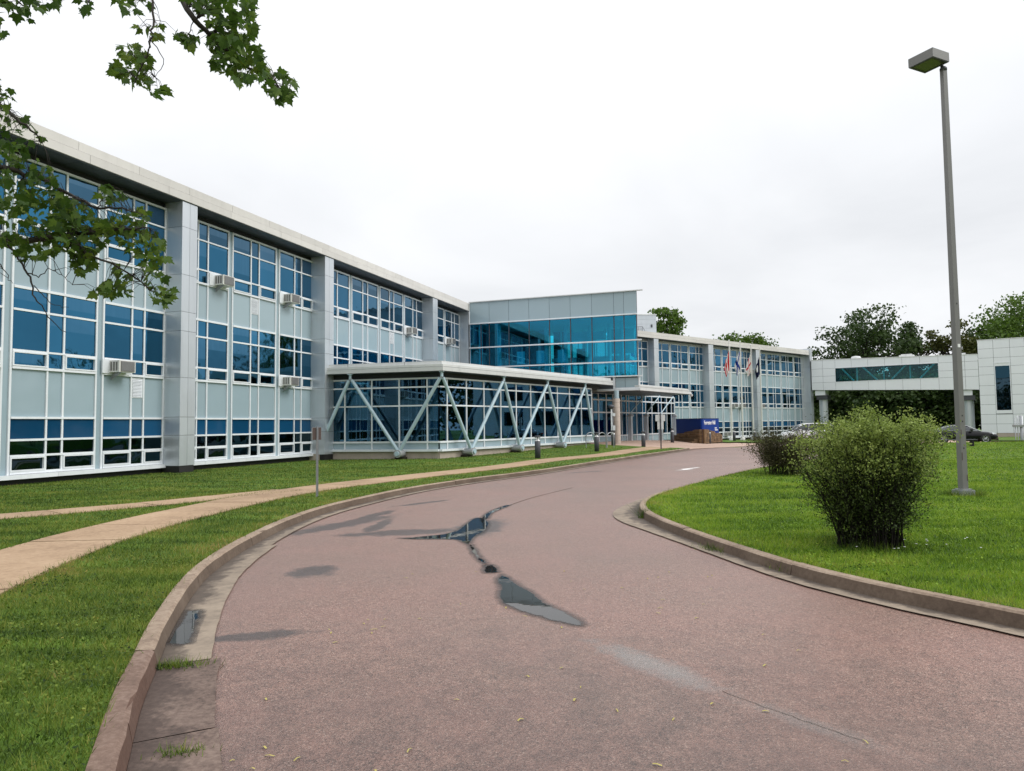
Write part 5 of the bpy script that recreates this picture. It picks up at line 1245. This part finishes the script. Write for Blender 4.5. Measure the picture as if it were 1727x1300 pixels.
for st_, px, D, (ra, rb) in BR:
    P = [unproj(x, y, D + .25 * math.sin(x * .013 + y * .02)) for x, y in px]
    if st_: P = [np.array(st_)] + P
    Q = []
    for a, b in zip(P[:-1], P[1:]):
        for k in range(4): Q.append(a + (b - a) * k / 4 + nr.normal(size=3) * .008)
    Q.append(P[-1]); rr_ = np.linspace(ra, rb, len(Q))
    obj('branch', MB().tube([q - mo for q in Q], list(rr_), 7, False), m_bark, mt); SK += Q
SK = np.array(SK)
hf = [(0, 0), (.16, -.09), (.36, -.07), (.33, .07), (.52, .20), (.60, .42), (.43, .39), (.29, .44), (.31, .62), (.17, .66), (.09, .80), (0, 1.02)]
def leaf_verts(droop, fold):
    pts = hf + [(-x, y) for x, y in hf[-2:0:-1]]
    V = [(0, .36, .02)] + [(x, y, -fold * abs(x) - droop * (y - .3) ** 2 * (1 if y > .3 else .3)) for x, y in pts]
    n = len(pts); return np.array(V), [(0, 1 + i, 1 + (i + 1) % n) for i in range(n)]
LV = [leaf_verts(.15, .25), leaf_verts(.35, .12), leaf_verts(-.1, .4), leaf_verts(.25, -.2)]
REG = [  # polygon in the picture where leaves gather, count, depth
    ([(-10, 130), (25, 150), (50, 195), (78, 240), (40, 262), (-10, 240)], 60, 6.6), ([(-10, 232), (40, 262), (75, 262), (95, 300), (120, 330), (130, 400), (90, 430), (40, 440), (-10, 400)], 330, 6.8),
    ([(90, 320), (150, 345), (168, 370), (205, 390), (165, 415), (150, 440), (110, 440), (95, 400)], 170, 6.9), ([(115, 430), (165, 420), (150, 458), (128, 460)], 34, 6.9),
    ([(160, 305), (185, 312), (212, 325), (205, 338), (175, 340)], 22, 6.7), ([(160, 380), (215, 345), (255, 352), (240, 385), (278, 400), (280, 440), (255, 455), (220, 425), (200, 405)], 150, 6.9),
    ([(150, 492), (180, 468), (230, 478), (222, 495), (190, 498)], 46, 6.9), ([(235, 450), (275, 465), (296, 490), (280, 515), (250, 500)], 42, 6.9), ([(185, 440), (215, 455), (230, 470), (200, 460)], 12, 6.9),
    ([(300, -20), (430, -20), (425, 30), (434, 45), (420, 65), (380, 62), (340, 30)], 190, 6.3), ([(345, 50), (420, 60), (440, 80), (450, 110), (440, 132), (400, 138), (360, 110), (350, 75)], 190, 6.3),
    ([(430, 100), (462, 118), (498, 130), (496, 160), (470, 180), (450, 150)], 60, 6.3), ([(205, 70), (240, 75), (255, 95), (262, 125), (282, 155), (265, 165), (235, 140), (200, 145), (190, 118)], 105, 6.3),
    ([(285, 48), (330, 55), (345, 80), (300, 72)], 22, 6.3), ([(225, 40), (275, 40), (270, 62), (245, 62)], 12, 6.3), ([(190, -15), (260, -15), (255, 6), (222, 28), (212, 30)], 20, 6.3),
    ([(-10, -20), (105, -20), (95, 8), (60, 18), (55, 34), (40, 26), (10, 20), (-10, 30)], 70, 6.4), ([(128, -15), (162, -15), (152, 20), (138, 20)], 14, 6.4), ([(-10, 60), (8, 40), (10, 60), (2, 72)], 6, 6.4),
    ([(-260, -200), (560, -330), (430, -30), (300, -25), (100, -25), (-60, -20)], 420, 6.2), ([(-420, -150), (-30, -100), (-20, 460), (-200, 470), (-420, 300)], 520, 6.6)]
def inside(p, poly):
    c = False; n = len(poly)
    for i in range(n):
        a, b = poly[i], poly[(i + 1) % n]
        if (a[1] > p[1]) != (b[1] > p[1]) and p[0] < (b[0] - a[0]) * (p[1] - a[1]) / (b[1] - a[1]) + a[0]: c = not c
    return c
LE = []
for poly, cnt, D in REG:
    xs = [p[0] for p in poly]; ys = [p[1] for p in poly]; k = 0
    while k < cnt:
        p = (rng.uniform(min(xs), max(xs)), rng.uniform(min(ys), max(ys)))
        if not inside(p, poly): continue
        k += 1
        LE.append((unproj(p[0], p[1], D + rng.gauss(0, .24)), p[0] > -8 and p[1] > -8))
def leaf_matrix(pos, r_):
    m_ = Vector((r_.gauss(0, .55), r_.gauss(0, .55), -.55 + r_.gauss(0, .4))).normalized()
    nn = Vector((r_.gauss(0, .6), -.25 + r_.gauss(0, .6), .8 + r_.gauss(0, .35))); nn = (nn - m_ * nn.dot(m_)).normalized(); xx = m_.cross(nn)
    s = r_.uniform(.052, .115)
    return Matrix(((xx.x * s, m_.x * s, nn.x * s, pos[0]), (xx.y * s, m_.y * s, nn.y * s, pos[1]), (xx.z * s, m_.z * s, nn.z * s, pos[2]), (0, 0, 0, 1)))
LME = []
for V, F in LV:
    for tone in (.3, .45, .6, .8):
        me = bpy.data.meshes.new('leaf'); me.from_pydata([tuple(v) for v in V], [], F); me.materials.append(m_leaf)
        a = me.attributes.new('tone', 'FLOAT', 'POINT'); a.data.foreach_set('value', [tone] * len(V)); LME.append(me)
rng.shuffle(LE); LE.sort(key=lambda e: not e[1])
FV, FF, FT, pet = [], [], [], MB(); no_ = 0
nvis = sum(1 for e in LE if e[1])
for i, (pos, vis) in enumerate(LE):
    M4 = leaf_matrix(pos - mo, rng)
    q = SK[np.argmin(((SK - pos) ** 2).sum(1))]; dist = np.linalg.norm(q - pos)
    if dist < .30:
        mid = (q + pos) / 2 + np.array([0, 0, .03 + .05 * dist]); pet.tube([q - mo, mid - mo, pos - mo], [.0035, .0026, .0014], 3, False)
    if i < 300: o = link('leaf', LME[rng.randrange(len(LME))], mt); o.matrix_local = M4
    else:
        V, F = LV[rng.randrange(4)]; A = np.array(M4); FV.append(V @ A[:3, :3].T + A[:3, 3]); FF.append(np.array(F) + no_); FT.append(np.full(len(V), np.clip(rng.gauss(.5, .2), 0, 1))); no_ += len(V)
tag(bulk('foliage', np.concatenate(FV), np.concatenate(FF), m_leaf, mt, np.concatenate(FT)), kind='stuff')
tag(obj('twigs', pet, m_bark, mt), kind='stuff')

# ------------------------------------------------------------------ grass
def in_poly_np(X, Y, poly):
    c = np.zeros(len(X), bool); n = len(poly)
    for i in range(n):
        (ax, ay), (bx, by) = poly[i], poly[(i + 1) % n]
        if ay == by: continue
        k = ((ay > Y) != (by > Y)) & (X < (bx - ax) * (Y - ay) / (by - ay) + ax); c ^= k
    return c
gzv = np.vectorize(gz)
def blades(X, Y, h, wd, seed, z0=KERB - .012):
    r_ = np.random.default_rng(seed); n = len(X); Z = gzv(X, Y) + z0
    a = r_.uniform(0, 2 * math.pi, n); ln = r_.normal(0, .55, (n, 2)); hh = h * r_.uniform(.55, 1.35, n)
    cx, sx_ = np.cos(a) * wd * .5, np.sin(a) * wd * .5
    V = np.empty((n, 3, 3)); V[:, 0] = np.stack([X - cx, Y - sx_, Z - .005], 1); V[:, 1] = np.stack([X + cx, Y + sx_, Z - .005], 1); V[:, 2] = np.stack([X + ln[:, 0] * hh, Y + ln[:, 1] * hh, Z + hh], 1)
    return V.reshape(-1, 3), np.repeat(np.clip(r_.normal(.45, .24, n), 0, 1), 3)
p1 = offset(catmull(FP1, .5), -.64); p2 = offset(catmull(FP1, .5), .64); PA = p1 + p2[::-1]
q1 = offset(catmull(FP2, .5), -.48); q2 = offset(catmull(FP2, .5), .48); PB = q1 + q2[::-1]
def fill(poly, zones, seed, holes=(), edges=()):
    VV, TT = [], []
    for zi, (y0, y1, dens, h, wd) in enumerate(zones):
        r_ = np.random.default_rng(seed + zi)
        xm = .88 * y1 + 5; area = (y1 - y0) * 2 * xm; n = int(area * dens)
        X = r_.uniform(-xm, xm, n); Y = r_.uniform(y0, y1, n); k = np.abs(X) < .85 * Y + 4.5; X, Y = X[k], Y[k]
        k = in_poly_np(X, Y, poly)
        for ho in holes: k &= ~in_poly_np(X, Y, ho)
        X, Y = X[k], Y[k]; V, T = blades(X, Y, h, wd, seed + zi)
        d = np.full(len(X), 9.)
        for e in edges:
            for (ax, ay) in e: d = np.minimum(d, np.hypot(X - ax, Y - ay))
        pm = np.clip(.5 + .9 * np.sin(X * 1.7 + 2 * np.sin(Y * .9)) * np.sin(Y * 1.3 + 1.5 * np.sin(X * 1.1)), 0, 1)
        T = T + np.repeat((.52 * np.exp(-(d / .42) ** 1.3) * (.15 + pm) + .12 * (pm > .93)), 3); VV.append(V); TT.append(T)
    V = np.concatenate(VV); return V, np.arange(len(V)).reshape(-1, 3), np.concatenate(TT)
Z = [(2.2, 5, 5200, .045, .0055), (5, 8, 3400, .045, .0065), (8, 12, 1700, .045, .009), (12, 18, 800, .042, .013), (18, 28, 300, .04, .02), (28, 44, 90, .04, .03)]
V, F, T = fill(lawnL, Z, 100, (PA, PB), (KL[8:150:2], p1[2:60], p2[2:60], q1[::2], q2[::2])); tag(bulk('grass', V, F, m_blade, None, T), 'short mown grass of the left lawn', 'grass', kind='stuff')
V, F, T = fill(KR + [(40, 54), (60, 54), (60, -12), (7, -12)], [(4.5, 8, 3600, .05, .0065), (8, 12, 2400, .05, .009), (12, 18, 1150, .048, .013), (18, 28, 420, .045, .02), (28, 52, 110, .045, .034)], 200, (), (KR[:130:2],))
tag(bulk('island_grass', V, F, m_blade2, None, T), 'short mown grass of the island lawn', 'grass', kind='stuff')
def clover(poly, y0, y1, n, seed, holes, size, name, m, lb):
    r_ = np.random.default_rng(seed); X = r_.uniform(-.8 * y1 - 1, .8 * y1 + 1, n); Y = r_.uniform(y0, y1, n)
    k = in_poly_np(X, Y, poly) & (np.abs(X) < .78 * Y + .6)
    q = .5 + .5 * np.sin(X * 2.1 + 1.3 * np.sin(Y * 1.7)) * np.sin(Y * 1.9 + np.sin(X * 2.7)); k &= r_.random(n) < q ** 2
    for ho in holes: k &= ~in_poly_np(X, Y, ho)
    X, Y = X[k], Y[k]; C = np.stack([X, Y, gzv(X, Y) + KERB + r_.uniform(.015, .04, len(X))], 1)
    V, F = leaf_quads(C, size, 3., seed, .8); T = np.repeat(np.clip(r_.normal(.38, .16, len(X)), 0, 1), 4); tag(bulk(name, V, F, m, None, T), lb, 'ground cover', kind='stuff')
clover(lawnL, 2.2, 8.5, 90000, 400, (PA, PB), .022, 'clover', m_blade, 'broad leaved clover in patches among the near lawn grass')
clover(KR + [(40, 54), (60, 54), (60, -12), (7, -12)], 4.5, 13, 120000, 401, (), .026, 'clover', m_blade2, 'broad leaved clover in patches on the island lawn')
# longer unmown tufts along edges, round the lamp base, shrubs and in kerb joints
TX, TY, TH = [], [], []
def tuft(x, y, n, sp, h):
    for _ in range(n): TX.append(x + rng.gauss(0, sp)); TY.append(y + rng.gauss(0, sp)); TH.append(h * rng.uniform(.5, 1.2))
for x, y in KL[10:170:1]: 
    if rng.random() < .8: tuft(x - .03, y, 10, .035, .07)
for x, y in KR[::1]: tuft(x + .06, y + .02, 9, .05, .075)
for P_, d_ in ((FP1, .66), (FP1, -.66), (FP2, .5), (FP2, -.5)):
    for x, y in offset(catmull(P_, .12), d_)[:130]: tuft(x, y, 13, .045, .075)
for k in range(150): a = rng.uniform(0, 6.28); q = rng.uniform(.15, .42); tuft(9.26 + q * math.cos(a), 14.5 + q * math.sin(a), 5, .04, .17)
for k in range(260): a = rng.uniform(0, 6.28); q = rng.uniform(.1, .62); tuft(4.36 + q * math.cos(a), 8.72 + q * math.sin(a), 5, .05, .13)
for k in range(200): a = rng.uniform(0, 6.28); q = rng.uniform(.1, 1.0); tuft(8.25 + q * math.cos(a), 21.2 + q * math.sin(a), 5, .05, .16)
V, T = blades(np.array(TX), np.array(TY), np.array(TH), .007, 301); tag(bulk('long_grass', V, np.arange(len(V)).reshape(-1, 3), m_blade, None, T), 'longer grass along the edges and round the shrubs', 'grass', kind='stuff')
# weeds rooted in the gutter
def weed(x, y, n, sp, h, label, ang=0., ex=1.):
    X = np.array([rng.gauss(0, sp * ex) for _ in range(n)]); Y = np.array([rng.gauss(0, sp) for _ in range(n)]); c, s = math.cos(ang), math.sin(ang)
    V, T = blades(x + X * c - Y * s, y + X * s + Y * c, np.array([h * rng.uniform(.4, 1.2) for _ in range(n)]), .007, int(x * 100 + y * 10) % 997, .005)
    tag(bulk('weed', V, np.arange(len(V)).reshape(-1, 3), m_blade, None, T), label, 'weed', 'weeds in the kerb joints', 'stuff')
weed(-2.38, 4.98, 420, .035, .06, 'green weed growing across the gutter where the two kerb colours meet', .12, 3.)
weed(-1.72, 3.66, 150, .03, .05, 'small weed in the gutter joint nearest the camera', .1, 2.)
weed(2.34, 12.5, 200, .06, .22, 'tall weed at the tip of the island kerb'); weed(2.62, 9.25, 160, .07, .10, 'dry weed in the island gutter left of the large shrub', -1.2, 2.); weed(3.0, 7.95, 130, .05, .08, 'weed in the island gutter below the large shrub', -1.2, 2.)
# fallen maple keys and straw on the asphalt
ym = simple('dry_yellow_keys', (.42, .36, .10), .8, .25, 30)
mb = MB()
for k in range(70):
    y = 2.9 + 5.2 * rng.random() ** 1.5; x = rng.uniform(-1.6, min(2.2, .5 * y)); a = rng.uniform(0, 6.28); L = rng.uniform(.012, .028); wv = rng.uniform(.003, .006); z = gz(x, y) + .006
    c, s = math.cos(a), math.sin(a); b = rng.uniform(-.5, .5); c2, s2 = math.cos(a + b), math.sin(a + b)
    mb.add([(x - c * L - s * wv, y - s * L + c * wv, z), (x - c * L + s * wv, y - s * L - c * wv, z), (x + s * wv, y - c * wv, z + .006), (x - s * wv, y + c * wv, z + .006), (x + c2 * L + s2 * wv, y + s2 * L - c2 * wv, z), (x + c2 * L - s2 * wv, y + s2 * L + c2 * wv, z)], [(0, 1, 2, 3), (3, 2, 4, 5)])
tag(obj('fallen_keys', mb, ym), 'yellow fallen maple keys scattered on the red asphalt', 'litter', kind='stuff')
mb = MB()
for k in range(17):
    x, y = 4.5 + rng.gauss(.2, .4), 8.35 + rng.gauss(0, .2); z = gz(x, y) + KERB + rng.uniform(.05, .12); s = .013
    mb.add([(x + s * math.cos(q), y + s * math.sin(q), z) for q in np.linspace(0, 5.6, 7)], [tuple(range(7))])
tag(obj('white_clover_flowers', mb, m_chalk), 'small white clover flowers in the grass under the large shrub', 'flowers', kind='stuff')
